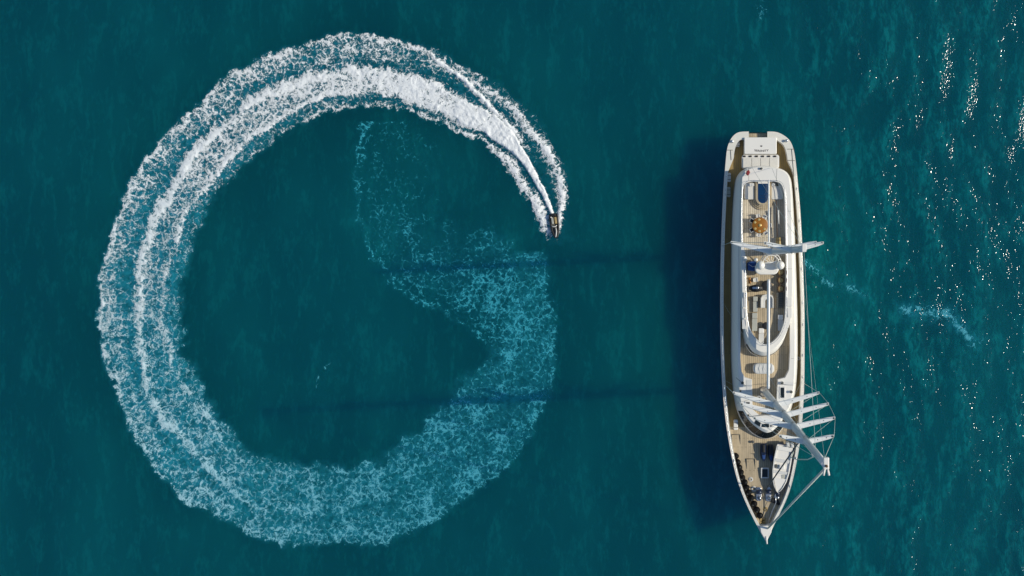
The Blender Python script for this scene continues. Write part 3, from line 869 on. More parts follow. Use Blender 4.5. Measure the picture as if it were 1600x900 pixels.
panels(offset(bo, [-0.08 - 0.62 * f_ for f_ in fr]), offset(bo, [-0.06 - 0.47 * f_ for f_ in fr]), 5.75, 6.36, lambda i: bv[i] > 533, 5, 'windscreen')
# handrails: thin steel rail along the upper bulwark's inside
mb = MB()
rp = offset(bi, -0.12)
mb.tube([(p[0], p[1], zB + 0.35) for p in rp] + [(rp[0][0], rp[0][1], zB + 0.35)], 0.03, 6, caps=False)
for i in range(0, len(rp), 4):
    mb.tube([(rp[i][0], rp[i][1], zB), (rp[i][0], rp[i][1], zB + 0.35)], 0.02, 5, caps=False)
mb.build('handrail', 'steel', root)
mb = MB()
for side in (1, -1):
    seq = [i for i in range(n3) if 268 < path[i][1] < 800 and ((i < n3 // 2) == (side == 1))]
    pts = [((rail3[i].x + inner[i].x) / 2, (rail3[i].y + inner[i].y) / 2, rail3[i].z) for i in seq]
    mb.tube([(p[0], p[1], p[2] + 0.55) for p in pts], 0.022, 5, caps=False)
    for p in pts[::2]:
        mb.tube([(p[0], p[1], p[2]), (p[0], p[1], p[2] + 0.55)], 0.02, 5, caps=False)
mb.build('guard_rail', 'steel', root)

# --- stern: hatch with the name, seat lockers
mb = MB(); mb.prism(pxrect(1163, 214.5, 1213.5, 240.5, 4.7, 0.12), 3.35, 4.7, 0.06)
hatch = mb.build('stern_hatch', 'white', root)
mb = MB(); mb.prism(pxrect(1159.5, 241.5, 1217.5, 263, 4.25, 0.3), 3.35, 4.22, 0.05)
lock = mb.build('seat_locker', 'white2', root)
for k in range(4):
    u0 = 1161 + k * 13.8
    mb = MB(); mb.prism(pxrect(u0, 247, u0 + 13, 262, 4.3, 0.08), 4.2, 4.30, 0.03)
    mb.build('cushion', 'cush', lock)
for k in range(6):
    c = W(1163 + k * 9.6, 244.2, 4.3)
    mb = MB(); mb.prism([(c.x + p[0], c.y + p[1]) for p in rrect(-0.20, -0.12, 0.20, 0.12, 0.08)], 4.2, 4.34, 0.04)
    mb.build('bolster', 'black', lock)
def lettering(txt, width, c, z, parent, arch=0.0, bold=0.02):
    cu = bpy.data.curves.new('lettering', 'FONT'); cu.body = txt; cu.align_x = 'CENTER'
    cu.extrude = 0.004; cu.offset = bold * 0.5
    tmp = bpy.data.objects.new('lettering', cu); col.objects.link(tmp)
    dg = bpy.context.evaluated_depsgraph_get()
    me = bpy.data.meshes.new_from_object(tmp.evaluated_get(dg))
    bpy.data.objects.remove(tmp)
    xs = [v.co.x for v in me.vertices]
    sc = width / (max(xs) - min(xs))
    o3 = ORIG[parent.name]
    for v in me.vertices:
        x, y = v.co.x * sc, v.co.y * sc * 0.85
        y += arch * (x / width * 2) ** 2
        v.co = (c.x + x - o3.x, c.y + y - o3.y, z + v.co.z - o3.z)
    me.materials.clear(); me.materials.append(M['ink'])
    o = bpy.data.objects.new('lettering', me); col.objects.link(o); o.parent = parent
    return o
lettering('SERENITY', 1.95, W(1189.8, 237.3, 4.7), 4.708, hatch, arch=0.10)
e0 = W(1189.5, 229.5, 4.7)
mb = MB()
for a, ln in ((90, 0.24), (128, 0.26), (52, 0.26)):
    d = Vector((math.cos(math.radians(a)), math.sin(math.radians(a)), 0)); nn = Vector((-d.y, d.x, 0))
    b = Vector((e0.x, e0.y, 4.706))
    mb.add([b, b + d * ln * 0.5 + nn * 0.07, b + d * ln, b + d * ln * 0.5 - nn * 0.07], [(0, 3, 2, 1)])
mb.build('emblem', 'ink', hatch)
for u, v in ((1144, 221), (1229, 220)):
    c = W(u, v, 4.5)
    mb = MB(); mb.lathe((c.x, c.y, 4.4), [(0.22, 0), (0.22, 0.1), (0.14, 0.14), (0.14, 0.3), (0.20, 0.34), (0.20, 0.38), (0.01, 0.39)], 12)
    mb.build('capstan', 'steel', root)
# hinge lines on the stern quarters
for (u0, v0), (u1, v1) in (((1136, 234.5), (1145, 234.5)), ((1141.5, 235), (1142.5, 250)), ((1230, 233), (1241, 233)), ((1237, 233), (1240.5, 276)), ((1230, 250.5), (1242, 251))):
    mb = MB(); mb.tube([W(u0, v0, 4.45), W(u1, v1, 4.45)], 0.035, 6); mb.build('seam', 'dgrey', root)
# furled red ensign on its staff, and a small aerial, on the overhang
c = W(1168.5, 270, 7.25)
mb = MB(); mb.tube([(c.x + 0.1, c.y - 0.1, 7.2), (c.x - 0.25, c.y + 0.5, 8.6)], 0.03, 6)
staff = mb.build('flag_staff', 'white2', root)
mb = MB(); mb.prism([(c.x - 0.32, c.y - 0.2), (c.x - 0.05, c.y - 0.45), (c.x + 0.25, c.y - 0.05), (c.x + 0.1, c.y + 0.35), (c.x - 0.2, c.y + 0.25)], 7.6, 7.95, 0.08)
mb.build('flag', 'red', staff)
c = W(1189.5, 263.5, 7.2)
mb = MB(); mb.lathe((c.x, c.y, 7.2), [(0.16, 0), (0.16, 0.25), (0.02, 0.27)], 10); mb.build('stern_light', 'dgrey', root)

# --- upper deck: plunge pool with curved steps and sun pads
def ushape(u0, u1, v0, v1, z):
    w = (u1 - u0) / 2; cu = (u0 + u1) / 2; l = [(u0, v0), (u0, v1 - w)]
    l += [(cu - w * math.cos(math.radians(a)), v1 - w + w * math.sin(math.radians(a))) for a in range(10, 180, 10)]
    l += [(u1, v1 - w), (u1, v0)]
    return wl(l, z)
pool = None
for i, (g_, z_) in enumerate(((12, 6.36), (9, 6.52), (6, 6.68), (3.2, 6.86))):
    mb = MB(); mb.prism(ushape(1184 - g_, 1200 + g_, 284.6 - 0.1 * i, 318 + g_ * 0.85, z_), 6.1, z_, 0.02)
    o = mb.build('pool_step' if i < 3 else 'pool_surround', 'teak', root)
    if i == 3: pool = o
mb = MB(); mb.cap(at(ushape(1184.3, 1199.7, 286, 317.5, 6.87), 6.875)); mb.build('pool_water', 'pool', pool)
mb = MB()
for k in range(3):
    mb.box((W(1192, 306 + k * 4, 6.9).x, W(1192, 306 + k * 4, 6.9).y, 6.872), (0.8, 0.07, 0.012), 0.0, 0.003)
mb.build('pool_tread', 'navy', pool)
mb = MB(); mb.prism(pxrect(1184, 284.2, 1200, 287, 6.9, 0.05), 6.8, 7.0); mb.build('waterfall_lip', 'white', pool)
for u0, u1 in ((1163.5, 1179.5), (1204.5, 1224)):
    mb = MB(); mb.prism(pxrect(u0, 285.2, u1, 311.5, 6.7, 0.25), 6.15, 6.62, 0.08)
    pad = mb.build('sun_pad', 'cush', root)
    for k in range(3):
        c = W(u0 + 3.5 + k * (u1 - u0 - 7) / 2, 288.5, 6.75)
        mb = MB(); mb.box((c.x, c.y, 6.6), (0.42, 0.40, 0.16), random.uniform(-0.4, 0.4), 0.06)
        mb.build('pillow', 'dgrey' if (k % 2 == 1 and u0 > 1190) else 'lgrey', pad)

# --- spars
MAST = Vector((162.5 / S0, -196.0 / S0, 0))
MIZ = Vector((162.0 / S0, 13.5 / S0, 0))
def mast(name, base, z0, z1, r0, r1, spreads, label):
    mb = MB()
    n_ = 14
    loops = []
    for i in range(n_ + 1):
        z = z0 + (z1 - z0) * i / n_; f_ = i / n_
        r = r0 + (r1 - r0) * f_ ** 1.5
        loops.append([(base.x + 0.85 * r * math.cos(2 * math.pi * k / 14), base.y + 1.15 * r * math.sin(2 * math.pi * k / 14), z) for k in range(14)])
    mb.loft(loops); mb.cap(loops[-1])
    m = mb.build(name, 'spar', root, label=label)
    tips = []
    for zz_ in [z0 + 2.2] + [q_[0] - 0.05 for q_ in spreads]:
        rr_ = r0 * 1.02
        mb = MB(); mb.lathe((base.x, base.y, zz_), [(rr_, -0.14), (rr_ + 0.02, -0.1), (rr_ + 0.02, 0.1), (rr_, 0.14)], 14, 0, 0.87, 1.17); mb.build('mast_band', 'steel', m)
    for z, half, sweep, ch0, ch1 in spreads:
        row = []
        for s in (-1, 1):
            a = Vector((base.x + s * 0.25, base.y, z)); b = Vector((base.x + s * half, base.y + sweep, z + 0.25))
            loops = []
            for i in range(6):
                f_ = i / 5
                p = a.lerp(b, f_); c_ = ch0 + (ch1 - ch0) * f_
                if i == 5: c_ *= 0.7
                th = 0.10 - 0.04 * f_
                loops.append([(p.x, p.y - c_ / 2, p.z), (p.x, p.y - c_ / 3, p.z + th), (p.x, p.y + c_ / 3, p.z + th), (p.x, p.y + c_ / 2, p.z), (p.x, p.y + c_ / 3, p.z - th), (p.x, p.y - c_ / 3, p.z - th)])
            mb = MB(); mb.loft(loops, smooth=False)
            mb.add(loops[-1], [tuple(range(6))]); mb.add(loops[0], [tuple(range(6))])
            mb.build('spreader', 'spar', m)
            row.append(b + Vector((0, 0, 0.02)))
            mb = MB(); mb.lathe((b.x - s * 0.16, b.y - 0.03, b.z + 0.03), [(0.10, 0), (0.10, 0.05), (0.01, 0.06)], 8); mb.build('tip_fitting', 'dgrey', m)
            for f_ in (0.35, 0.7):
                p = a.lerp(b, f_); mb = MB(); mb.lathe((p.x, p.y, p.z + 0.06), [(0.05, 0), (0.05, 0.04), (0.01, 0.045)], 6); mb.build('spreader_bolt', 'dgrey', m)
        tips.append(row)
    return m, tips
main, mt = mast('main_mast', MAST, 5.1, 49.6, 0.46, 0.32, [(16.6, 5.35, 1.55, 0.75, 0.46), (24.1, 5.1, 1.35, 0.72, 0.44), (31.5, 4.4, 1.0, 0.68, 0.42), (39.6, 2.7, 0.6, 0.62, 0.38)], 'tall forward mast with four pairs of swept spreaders')
mizz, zt = mast('mizzen_mast', MIZ, 6.1, 38.6, 0.40, 0.28, [(14.6, 5.4, 1.15, 0.8, 0.45), (31.5, 3.2, 0.75, 0.62, 0.38)], 'shorter after mast with two pairs of swept spreaders')
# masthead fitting
t_ = Vector((MAST.x + 0.12, MAST.y, 49.5))
mb = MB()
mb.box((t_.x, t_.y + 0.05, 49.4), (0.52, 1.05, 0.30), 0.0, 0.08)
for s in (-1, 1):
    mb.tube([(t_.x + s * 0.12, t_.y - 0.4, 49.6), (t_.x + s * 0.24, t_.y - 1.0, 49.65)], 0.10, 6)
mhead = mb.build('masthead', 'white', main)
mb = MB(); mb.lathe((t_.x, t_.y - 0.15, 49.7), [(0.12, 0), (0.12, 0.18), (0.02, 0.2)], 10); mb.build('masthead_light', 'brown', mhead)
mb = MB(); mb.box((MIZ.x, MIZ.y + 0.1, 38.5), (0.4, 0.8, 0.25)); mb.build('masthead', 'white', mizz)
# booms
zb = 8.6
def boom(name, u0, v0, u1, v1, r, m):
    mb = MB()
    a, b = W(u0, v0, zb), W(u1, v1, zb)
    loops = []
    for f_ in (0, 0.02, 0.5, 0.97, 1.0):
        p = a.lerp(b, f_); rr = r * (0.9 if f_ in (0, 1.0) else 1.0)
        loops.append([(p.x + rr * 0.75 * math.cos(2 * math.pi * k / 10), p.y, p.z + rr * 1.3 * math.sin(2 * math.pi * k / 10)) for k in range(10)])
    mb.loft(loops); mb.add(loops[0], [tuple(range(10))]); mb.add(loops[-1], [tuple(range(10))])
    return mb.build(name, 'spar', m)
boom('boom', 1200.2, 607, 1201.0, 436.5, 0.27, main)
boom('boom', 1201.3, 386, 1201.0, 281, 0.15, mizz)
# standing rigging
def wire(p, q, r=0.026, mat='wire', name='shroud', sag=0.0):
    mb = MB(); p, q = Vector(p), Vector(q)
    pts = [p.lerp(q, i / 6) - Vector((0, 0, sag * math.sin(math.pi * i / 6))) for i in range(7)] if sag else [p, q]
    mb.tube(pts, r, 6)
    return mb.build(name, mat, root)
for s, ch in ((0, W(1129.5, 598, 4.6)), (1, W(1254.5, 598, 4.6))):
    pts = [ch] + [row[s] for row in mt] + [Vector((MAST.x, MAST.y, 48.8))]
    for a, b in zip(pts, pts[1:]): wire(a, b, 0.026)
    wire(ch + Vector((0, 0.5, 0)), (MAST.x, MAST.y, 24.0), 0.014)
    for i in range(3): wire(mt[i][s], (MAST.x, MAST.y, [23.9, 31.3, 39.4][i]), 0.014)
for s, ch in ((0, W(1127.5, 384, 4.6)), (1, W(1252.5, 384, 4.6))):
    pts = [ch] + [row[s] for row in zt] + [Vector((MIZ.x, MIZ.y, 38.2))]
    for a, b in zip(pts, pts[1:]): wire(a, b, 0.026)
    wire(zt[0][s], (MIZ.x, MIZ.y, 31.3), 0.02)
wire(W(1257, 462, 4.6), (MAST.x + 0.1, MAST.y, 49.2), 0.011, name='backstay')
wire(W(1128, 470, 4.6), (MAST.x - 0.1, MAST.y, 49.2), 0.011, name='backstay')
wire((MIZ.x, MIZ.y, 38.4), (MAST.x, MAST.y, 45.0), 0.02, name='triatic_stay')
wire(W(1199.5, 826, 6.2), (MAST.x + 0.05, MAST.y - 0.5, 49.3), 0.125, 'sail', 'furled_headsail')
wire(W(1196, 766, 5.0), (MAST.x, MAST.y - 0.2, 36.8), 0.085, 'sail_shaded', 'furled_staysail')
wire(W(1175, 262, 7.3), (MIZ.x, MIZ.y, 38.2), 0.018, name='backstay')
wire(W(1206, 262, 7.3), (MIZ.x, MIZ.y, 38.2), 0.018, name='backstay')
# whisker struts on the main mast front (jumper)
a = Vector((MAST.x + 0.1, MAST.y, 40.5)); b = W(1270, 714, 36.0); c = W(1236, 716, 30)
mb = MB(); mb.tube([a, b], 0.07, 6); mb.build('jumper_strut', 'spar', root)
mb = MB(); mb.tube([b, W(1262, 718, 33), W(1248, 718, 28), W(1236, 715, 22), W(1240, 706, 16)], 0.06, 6); mb.build('halyard', 'sail', root)

# --- between the masts: aerial platform with domes
PLZ = 8.3
mb = MB(); mb.prism(pxrect(1180, 410, 1217, 429, PLZ, 0.75, 6), PLZ - 0.35, PLZ, 0.12)
plat = mb.build('aerial_platform', 'white', root)
for u in (1185, 1212):
    c = W(u, 420, 7.2); mb = MB(); mb.tube([(c.x, c.y, 6.1), (c.x, c.y, PLZ - 0.3)], 0.12, 8); mb.build('platform_leg', 'white2', plat)
for u, v, r in ((1188.5, 414.5, 0.60), (1219.5, 414.5, 0.58)):
    c = W(u, v, PLZ + 0.9)
    mb = MB(); mb.lathe((c.x, c.y, PLZ - 0.05), [(0.25, 0), (0.25, 0.25), (r * .8, 0.38), (r, 0.70), (r * .93, 1.0), (r * .70, 1.25), (r * .38, 1.40), (0.01, 1.45)], 18)
    mb.build('radome', 'white', root)
c = W(1181.5, 406, 8.6)
mb = MB(); mb.ball((c.x, c.y, 8.5), 0.26, 1.1, 12, 8); mb.tube([(c.x, c.y, 6.1), (c.x, c.y, 8.3)], 0.05, 6); mb.build('aerial_dome', 'white', root)
# tubular radar arch
mb = MB()
for rr_, zz in ((1.35, 8.7), (1.05, 9.0)):
    c = W(1205, 411, zz)
    mb.tube([(c.x + rr_ * math.cos(math.radians(a)), c.y + rr_ * math.sin(math.radians(a)), zz - 0.2 * abs(math.cos(math.radians(a)))) for a in range(0, 181, 15)], 0.06, 6)
c = W(1205, 411, 8.8)
for k in range(5):
    a = math.radians(25 + 32 * k)
    mb.tube([(c.x, c.y, 8.5), (c.x + 1.35 * math.cos(a), c.y + 1.35 * math.sin(a), 8.7)], 0.04, 5)
for k in range(3):
    mb.tube([(c.x - 0.7 + 0.7 * k, c.y + 0.1, 8.0), (c.x - 0.7 + 0.7 * k, c.y + 0.75, 8.9)], 0.05, 5)
mb.tube([(c.x - 1.5, c.y - 0.05, 8.75), (c.x + 1.2, c.y + 0.18, 8.75)], 0.10, 6)
mb.build('radar_arch', 'white', root)
# bulwark boxes on the inner sides
for u, v, w_, h_ in ((1164.5, 404, 5, 6), (1164.5, 461, 5, 8)):
    mb = MB(); mb.prism(pxrect(u - w_ / 2, v - h_ / 2, u + w_ / 2, v + h_ / 2, 7.4, 0.06), 7.18, 7.5); mb.build('deck_box', 'white', root)
# netting-like rough padding along the port bulwark top
for v0 in (465, 482, 499):
    mb = MB(); mb.prism(pxrect(1159.5, v0, 1166, v0 + 15, 7.25, 0.08), 7.18, 7.32, 0.03); mb.build('rail_cushion', 'lgrey', root)
for v0 in (464, 481):
    mb = MB(); mb.prism(pxrect(1230.5, v0, 1237.5, v0 + 15, 7.25, 0.08), 7.18, 7.34, 0.03); mb.build('rail_cushion', 'white', root)

# wheelhouse roof hatches, vents
for pts in ([(1181, 656.5), (1189, 660.5), (1187.5, 667), (1178.5, 661.5)], [(1191, 662.5), (1201.5, 662), (1202, 668), (1190, 667.5)], [(1204, 664), (1208, 665.5), (1204, 667.5)], [(1211, 656), (1213, 660), (1209, 658.5)]):
    mb = MB(); mb.prism(wl(pts, 6.2), 6.05, 6.16, 0.02); mb.build('roof_window', 'glass', root)
for u, v in ((1181, 627), (1186, 628), (1191, 629), (1169.5, 649), (1161, 634), (1157, 611), (1188, 656)):
    c = W(u, v, 6.2)
    mb = MB(); mb.lathe((c.x, c.y, 6.08), [(0.14, 0), (0.14, 0.12), (0.02, 0.14)], 8); mb.build('roof_fitting', 'dgrey', root)
for (u0, v0, u1, v1) in ((1164, 627, 1173, 632.5), (1218, 604, 1227, 623)):
    mb = MB(); mb.prism(pxrect(u0, v0, u1, v1, 6.2, 0.08), 6.06, 6.18, 0.02); o = mb.build('roof_hatch', 'white2', root)
    mb = MB(); mb.prism(pxrect(u0 + 1.5, v0 + 1.5, u1 - 1.5, v1 - 1.5, 6.2, 0.06), 6.17, 6.195, 0.01); mb.build('pane', 'glass', o)
for a, b in (((1171, 651), (1196, 648.5)), ((1198, 647), (1198, 644)), ((1150, 590), (1166, 604))):
    mb = MB(); mb.tube([W(*a, 6.25), W(*b, 6.25)], 0.03, 6); mb.build('track', 'dgrey', root)
mb = MB(); mb.prism(pxrect(1166, 593.5, 1174.5, 612, 6.2, 0.05), 6.05, 6.13, 0.02); mb.build('roof_panel', 'lgrey', root)
# mast step collar
mb = MB(); mb.lathe((MAST.x, MAST.y, 5.1), [(0.75, 0), (0.75, 0.25), (0.55, 0.35), (0.5, 0.9), (0.45, 0.95)], 16); mb.build('mast_collar', 'steel', main)

# --- foredeck fittings
def dz(v): return zr(v) - 1.0 + 0.035
for (u0, v0, u1, v1) in ((1143, 679, 1156, 697), (1166, 717, 1179.5, 740)):
    z_ = dz((v0 + v1) / 2)
    mb = MB()
    for a, b in (((u0, v0), (u1, v0)), ((u1, v0), (u1 + .6, v1)), ((u1 + .6, v1), (u0 + 1, v1)), ((u0 + 1, v1), (u0, v0))):
        p, q_ = W(*a, z_), W(*b, z_)
        mb.tube([p + Vector((0, 0, .02)), q_ + Vector((0, 0, .02))], 0.045, 6)
    mb.build('hatch_coaming', 'dgrey', root)
z_ = dz(739)
mb = MB(); mb.prism(pxrect(1189, 731, 1201.5, 747.5, z_ + .3, 0.08), z_, z_ + 0.3, 0.03); sk = mb.build('skylight', 'lgrey', root)
mb = MB(); mb.prism(pxrect(1191, 733, 1199.5, 745.5, z_ + .32, 0.04), z_ + .29, z_ + 0.33, 0.01); mb.build('pane', 'glass', sk)
for u, v, l_ in ((1186, 773, 1.9), (1201, 773, 2.0), (1214.5, 774, 1.2)):
    z_ = dz(v); c = W(u, v, z_ + 0.5)
    mb = MB(); mb.prism([(c.x + p[0], c.y + p[1]) for p in rrect(-0.38, -l_ / 2, 0.38, l_ / 2, 0.3)], z_, z_ + 0.22, 0.06)
    w_ = mb.build('windlass', 'steel', root)
    mb = MB(); mb.tube([(c.x - 0.36, c.y + l_ * 0.18, z_ + .42), (c.x + 0.36, c.y + l_ * 0.18, z_ + .42)], 0.26, 12); mb.build('drum', 'navy', w_)
    mb = MB(); mb.lathe((c.x + .1, c.y - l_ * 0.25, z_ + .2), [(0.24, 0), (0.15, 0.12), (0.15, 0.3), (0.24, 0.42), (0.01, 0.46)], 12); mb.build('capstan', 'steel', w_)
c = W(1212, 783, dz(783))
mb = MB(); mb.prism(wl([(1206, 778), (1215, 780), (1220, 788), (1217, 789), (1205, 784)], dz(783)), dz(783), dz(783) + 0.25, 0.05); mb.build('chain_locker', 'black', root)
mb = MB(); mb.tube([W(1211.5, 772, 5.8), W(1212.5, 785, 5.8), W(1206, 800, 5.6), W(1200, 817, 5.7)], 0.05, 6); mb.build('anchor_chain', 'steel', root)
mb = MB()
for k in range(5):
    a = k * 1.3
    mb.box((W(1192 + 2.5 * math.cos(a), 815 + 3 * math.sin(a), 5.2).x, W(1192, 815 + 3 * math.sin(a), 5.2).y, dz(815)), (0.35, 0.5, 0.12), a)
mb.build('bow_grating', 'tan', root)
for k, v in enumerate(range(300, 800, 42)):
    for L in (0, 1):
        i = min(range(n3), key=lambda j: abs(path[j][1] - v) + (1000 if (j < n3 // 2) != (L == 0) else 0))
        p = (rail3[i] + inner[i]) / 2
        mb = MB(); mb.tube([(p.x, p.y - 0.18, p.z + 0.08), (p.x, p.y + 0.18, p.z + 0.08)], 0.05, 6); mb.build('cleat', 'steel', root)
# white lamp standard and deck fittings on the upper deck's port side
a, b = W(1216, 328, 7.2), W(1217, 350, 7.0)
mb = MB(); mb.tube([(a.x, a.y, 7.2), (b.x, b.y, 7.0)], 0.10, 8, r1=0.05); mb.build('davit_arm', 'white', root)
mb = MB(); mb.tube([W(1213, 314, 6.6), W(1213.5, 342, 6.7), W(1214.5, 370, 6.6)], 0.05, 6); mb.build('davit_post', 'brown', root)

# ------------------------------------------------------------------ things standing on the yacht
def put(fn, u, v, z, *a, **k):
    return fn(W(u, v, z), *a, **k)
c = W(1187.5, 352, 6.95)
tb = thing('dining_table', 'round varnished wooden dining table on the after deck', 'table', (c.x, c.y, 6.17))
mb = MB(); mb.lathe((c.x, c.y, 6.17), [(1.02, 0.70), (1.06, 0.73), (1.06, 0.77), (1.02, 0.79), (0.01, 0.79)], 28); top = mb.build('table_top', 'wood', tb)
mb = MB(); mb.lathe((c.x, c.y, 6.17), [(0.4, 0), (0.38, 0.06), (0.12, 0.12), (0.12, 0.7)], 14); mb.build('pedestal', 'brown', tb)
mb = MB(); mb.lathe((c.x, c.y, 6.96), [(0.20, 0), (0.22, 0.06), (0.16, 0.10), (0.01, 0.11)], 14); mb.build('tray', 'gold', tb)
CH_LAB = {0: 'white chair by the round table on the side of the boom', 60: 'white chair at the table corner nearest the pool and boom',
          100: 'white chair at the pool side of the round table', 150: 'dark-seated white chair at the outer pool-side corner of the table',
          210: 'dark-seated white chair at the outer corner nearer the after mast', 262: 'white chair at the mast side of the round table', 310: 'white chair at the table corner nearest mast and boom'}
def chair(c, ang, label, dark):
    d = Vector((math.cos(ang), math.sin(ang), 0)); x, y = c.x + d.x * 1.25, c.y + d.y * 1.25
    e = thing('deck_chair', label, 'chair', (x, y, 6.17), 'chairs round the dining table')
    mb = MB(); mb.box((x, y, 6.17 + .40), (0.50, 0.50, 0.08), ang, 0.03); mb.build('seat', 'black' if dark else 'lgrey', e)
    bx, by = x + d.x * 0.26, y + d.y * 0.26
    mb = MB(); mb.box((bx, by, 6.17 + .42), (0.07, 0.52, 0.45), ang, 0.02); mb.build('backrest', 'white', e)
    nn = Vector((-d.y, d.x, 0))
    for s in (-1, 1):
        px, py = x + nn.x * 0.25 * s, y + nn.y * 0.25 * s
        mb = MB(); mb.box((px, py, 6.17 + .60), (0.46, 0.05, 0.05), ang, 0.01); mb.build('armrest', 'white', e)
        for q_ in (-1, 1):
            lx, ly = px + d.x * 0.2 * q_, py + d.y * 0.2 * q_
            mb = MB(); mb.tube([(lx, ly, 6.17), (lx, ly, 6.17 + .6 if q_ < 2 else 0)], 0.025, 6); mb.build('leg', 'white', e)
    # a folded napkin/plate on the table at each place
    return e
for deg, lab in CH_LAB.items():
    chair(c, math.radians(deg), lab, deg in (150, 210))
for deg in (100, 150, 215, 265, 320):
    a = math.radians(deg); px, py = c.x + 0.78 * math.cos(a), c.y + 0.78 * math.sin(a)
    mb = MB(); mb.lathe((px, py, 6.962), [(0.13, 0), (0.17, 0.02), (0.15, 0.03), (0.01, 0.02)], 14)
    o = mb.build('plate', 'gold')
    tag(o, {100: 'brass plate at the pool side of the round table', 150: 'brass plate before the outer chair nearer the pool', 215: 'brass plate before the outer chair nearer the mast', 265: 'brass plate at the mast side of the round table', 320: 'brass plate on the table close under the boom'}[deg], 'plate', 'place settings on the round table')

def lounger(u0, v0, u1, v1, mat, label, head='top', z=6.17, head_mat=None):
    l = pxrect(u0, v0, u1, v1, z + .3)
    x0, y0 = min(p[0] for p in l), min(p[1] for p in l); x1, y1 = max(p[0] for p in l), max(p[1] for p in l)
    e = thing('sun_lounger', label, 'sun lounger', ((x0 + x1) / 2, (y0 + y1) / 2, z), 'loungers on the upper deck')
    mb = MB(); mb.prism(rrect(x0, y0, x1, y1, 0.05), z + 0.16, z + 0.24, 0.02); mb.build('frame', 'brown', e)
    for xx in (x0 + 0.08, x1 - 0.08):
        for yy in (y0 + 0.1, y1 - 0.1):
            mb = MB(); mb.tube([(xx, yy, z), (xx, yy, z + 0.17)], 0.035, 6); mb.build('leg', 'brown', e)
    ys = y1 - (y1 - y0) * 0.32 if head == 'top' else y0 + (y1 - y0) * 0.32
    a, b = (y0, ys) if head == 'top' else (ys, y1)
    mb = MB(); mb.prism(rrect(x0 + .03, a + .02, x1 - .03, b - .01, 0.08), z + .24, z + .36, 0.04); mb.build('mattress', mat, e)
    a, b = (ys, y1) if head == 'top' else (y0, ys)
    mb = MB(); mb.prism(rrect(x0 + .03, a + .01, x1 - .03, b - .02, 0.08), z + .26, z + .48, 0.06); mb.build('headrest', head_mat or mat, e)
    return e
lounger(1176, 463, 1184, 487.5, 'grey', 'grey lounger beside the curved sofa, its head toward the oval bar', 'top')
lounger(1174.5, 488.5, 1183.5, 517.5, 'grey', 'longer grey lounger in line ahead of the first grey one', 'top')
lounger(1215, 491.5, 1224, 517, 'lgrey', 'pale lounger on the sunny side by the bulwark', 'top', head_mat='white')
lounger(1185, 512.5, 1194, 541 - 3.5, 'lgrey', 'white lounger set in the rounded front of the upper deck', 'top', head_mat='white')
# oval bar
c = W(1180.5, 451, 7.1)
e = thing('oval_bar', 'oval black-topped white bar counter near the domes', 'bar', (c.x, c.y, 6.17))
mb = MB(); mb.lathe((c.x, c.y - .05, 6.17), [(0.86, 0), (0.92, 0.85), (0.90, 0.95)], 24, 0, 1.0, 0.46); mb.build('counter', 'white', e)
mb = MB(); mb.lathe((c.x, c.y + .08, 7.1), [(0.90, 0), (0.93, 0.03), (0.90, 0.06), (0.01, 0.06)], 24, 0, 1.0, 0.46); mb.build('bar_top', 'black', e)
mb = MB(); mb.prism([(c.x + p[0], c.y + .1 + p[1]) for p in rrect(-0.42, -0.14, 0.42, 0.14, 0.08)], 7.15, 7.2, 0.02); mb.build('sink', 'steel', e)
# round black covered hot plate under the boom; a second one forward
for u, v, r, lab in ((1198, 446.5, 0.72, 'round black table half under the boom, beside the oval bar'), (1197, 509, 0.50, 'smaller round black table half under the boom near the front')):
    c = W(u, v, 6.7)
    e = thing('cocktail_table', lab, 'table', (c.x, c.y, 6.17), 'round black tables under the boom')
    mb = MB(); mb.lathe((c.x, c.y, 6.17), [(r - .03, .44), (r, .47), (r, .52), (r - .03, .54), (0.01, .54)], 24); mb.build('table_top', 'black', e)
    mb = MB(); mb.lathe((c.x, c.y, 6.17), [(r * .5, 0), (r * .45, .05), (.08, .08), (.08, .44)], 12); mb.build('pedestal', 'dgrey', e)
# curved sofa
c = W(1198, 471, 6.6)
e = thing('curved_sofa', 'pale horseshoe sofa under the boom', 'sofa', (c.x, c.y, 6.17))
outer_ = [(1188.5, 481), (1188.5, 466), (1191, 461.5), (1196, 460), (1203, 460), (1207, 462), (1208.5, 467), (1208.5, 481)]
inner_ = [(1202.5, 481), (1202.5, 470), (1200, 467.5), (1197, 468), (1195.5, 470), (1195.5, 481)]
mb = MB(); mb.prism(wl(outer_ + inner_, 6.6), 6.17, 6.60, 0.05); mb.build('seat', 'lgrey', e)
mb = MB(); mb.prism(wl([(1188.5, 481), (1188.5, 466), (1191, 461.5), (1196, 460), (1203, 460), (1207, 462), (1208.5, 467), (1208.5, 481), (1206.8, 481), (1206.8, 467.5), (1205.5, 464), (1202, 462.3), (1196.5, 462.3), (1192, 463.7), (1190.2, 467), (1190.2, 481)], 6.8), 6.59, 6.92, 0.04); mb.build('backrest', 'cush', e)
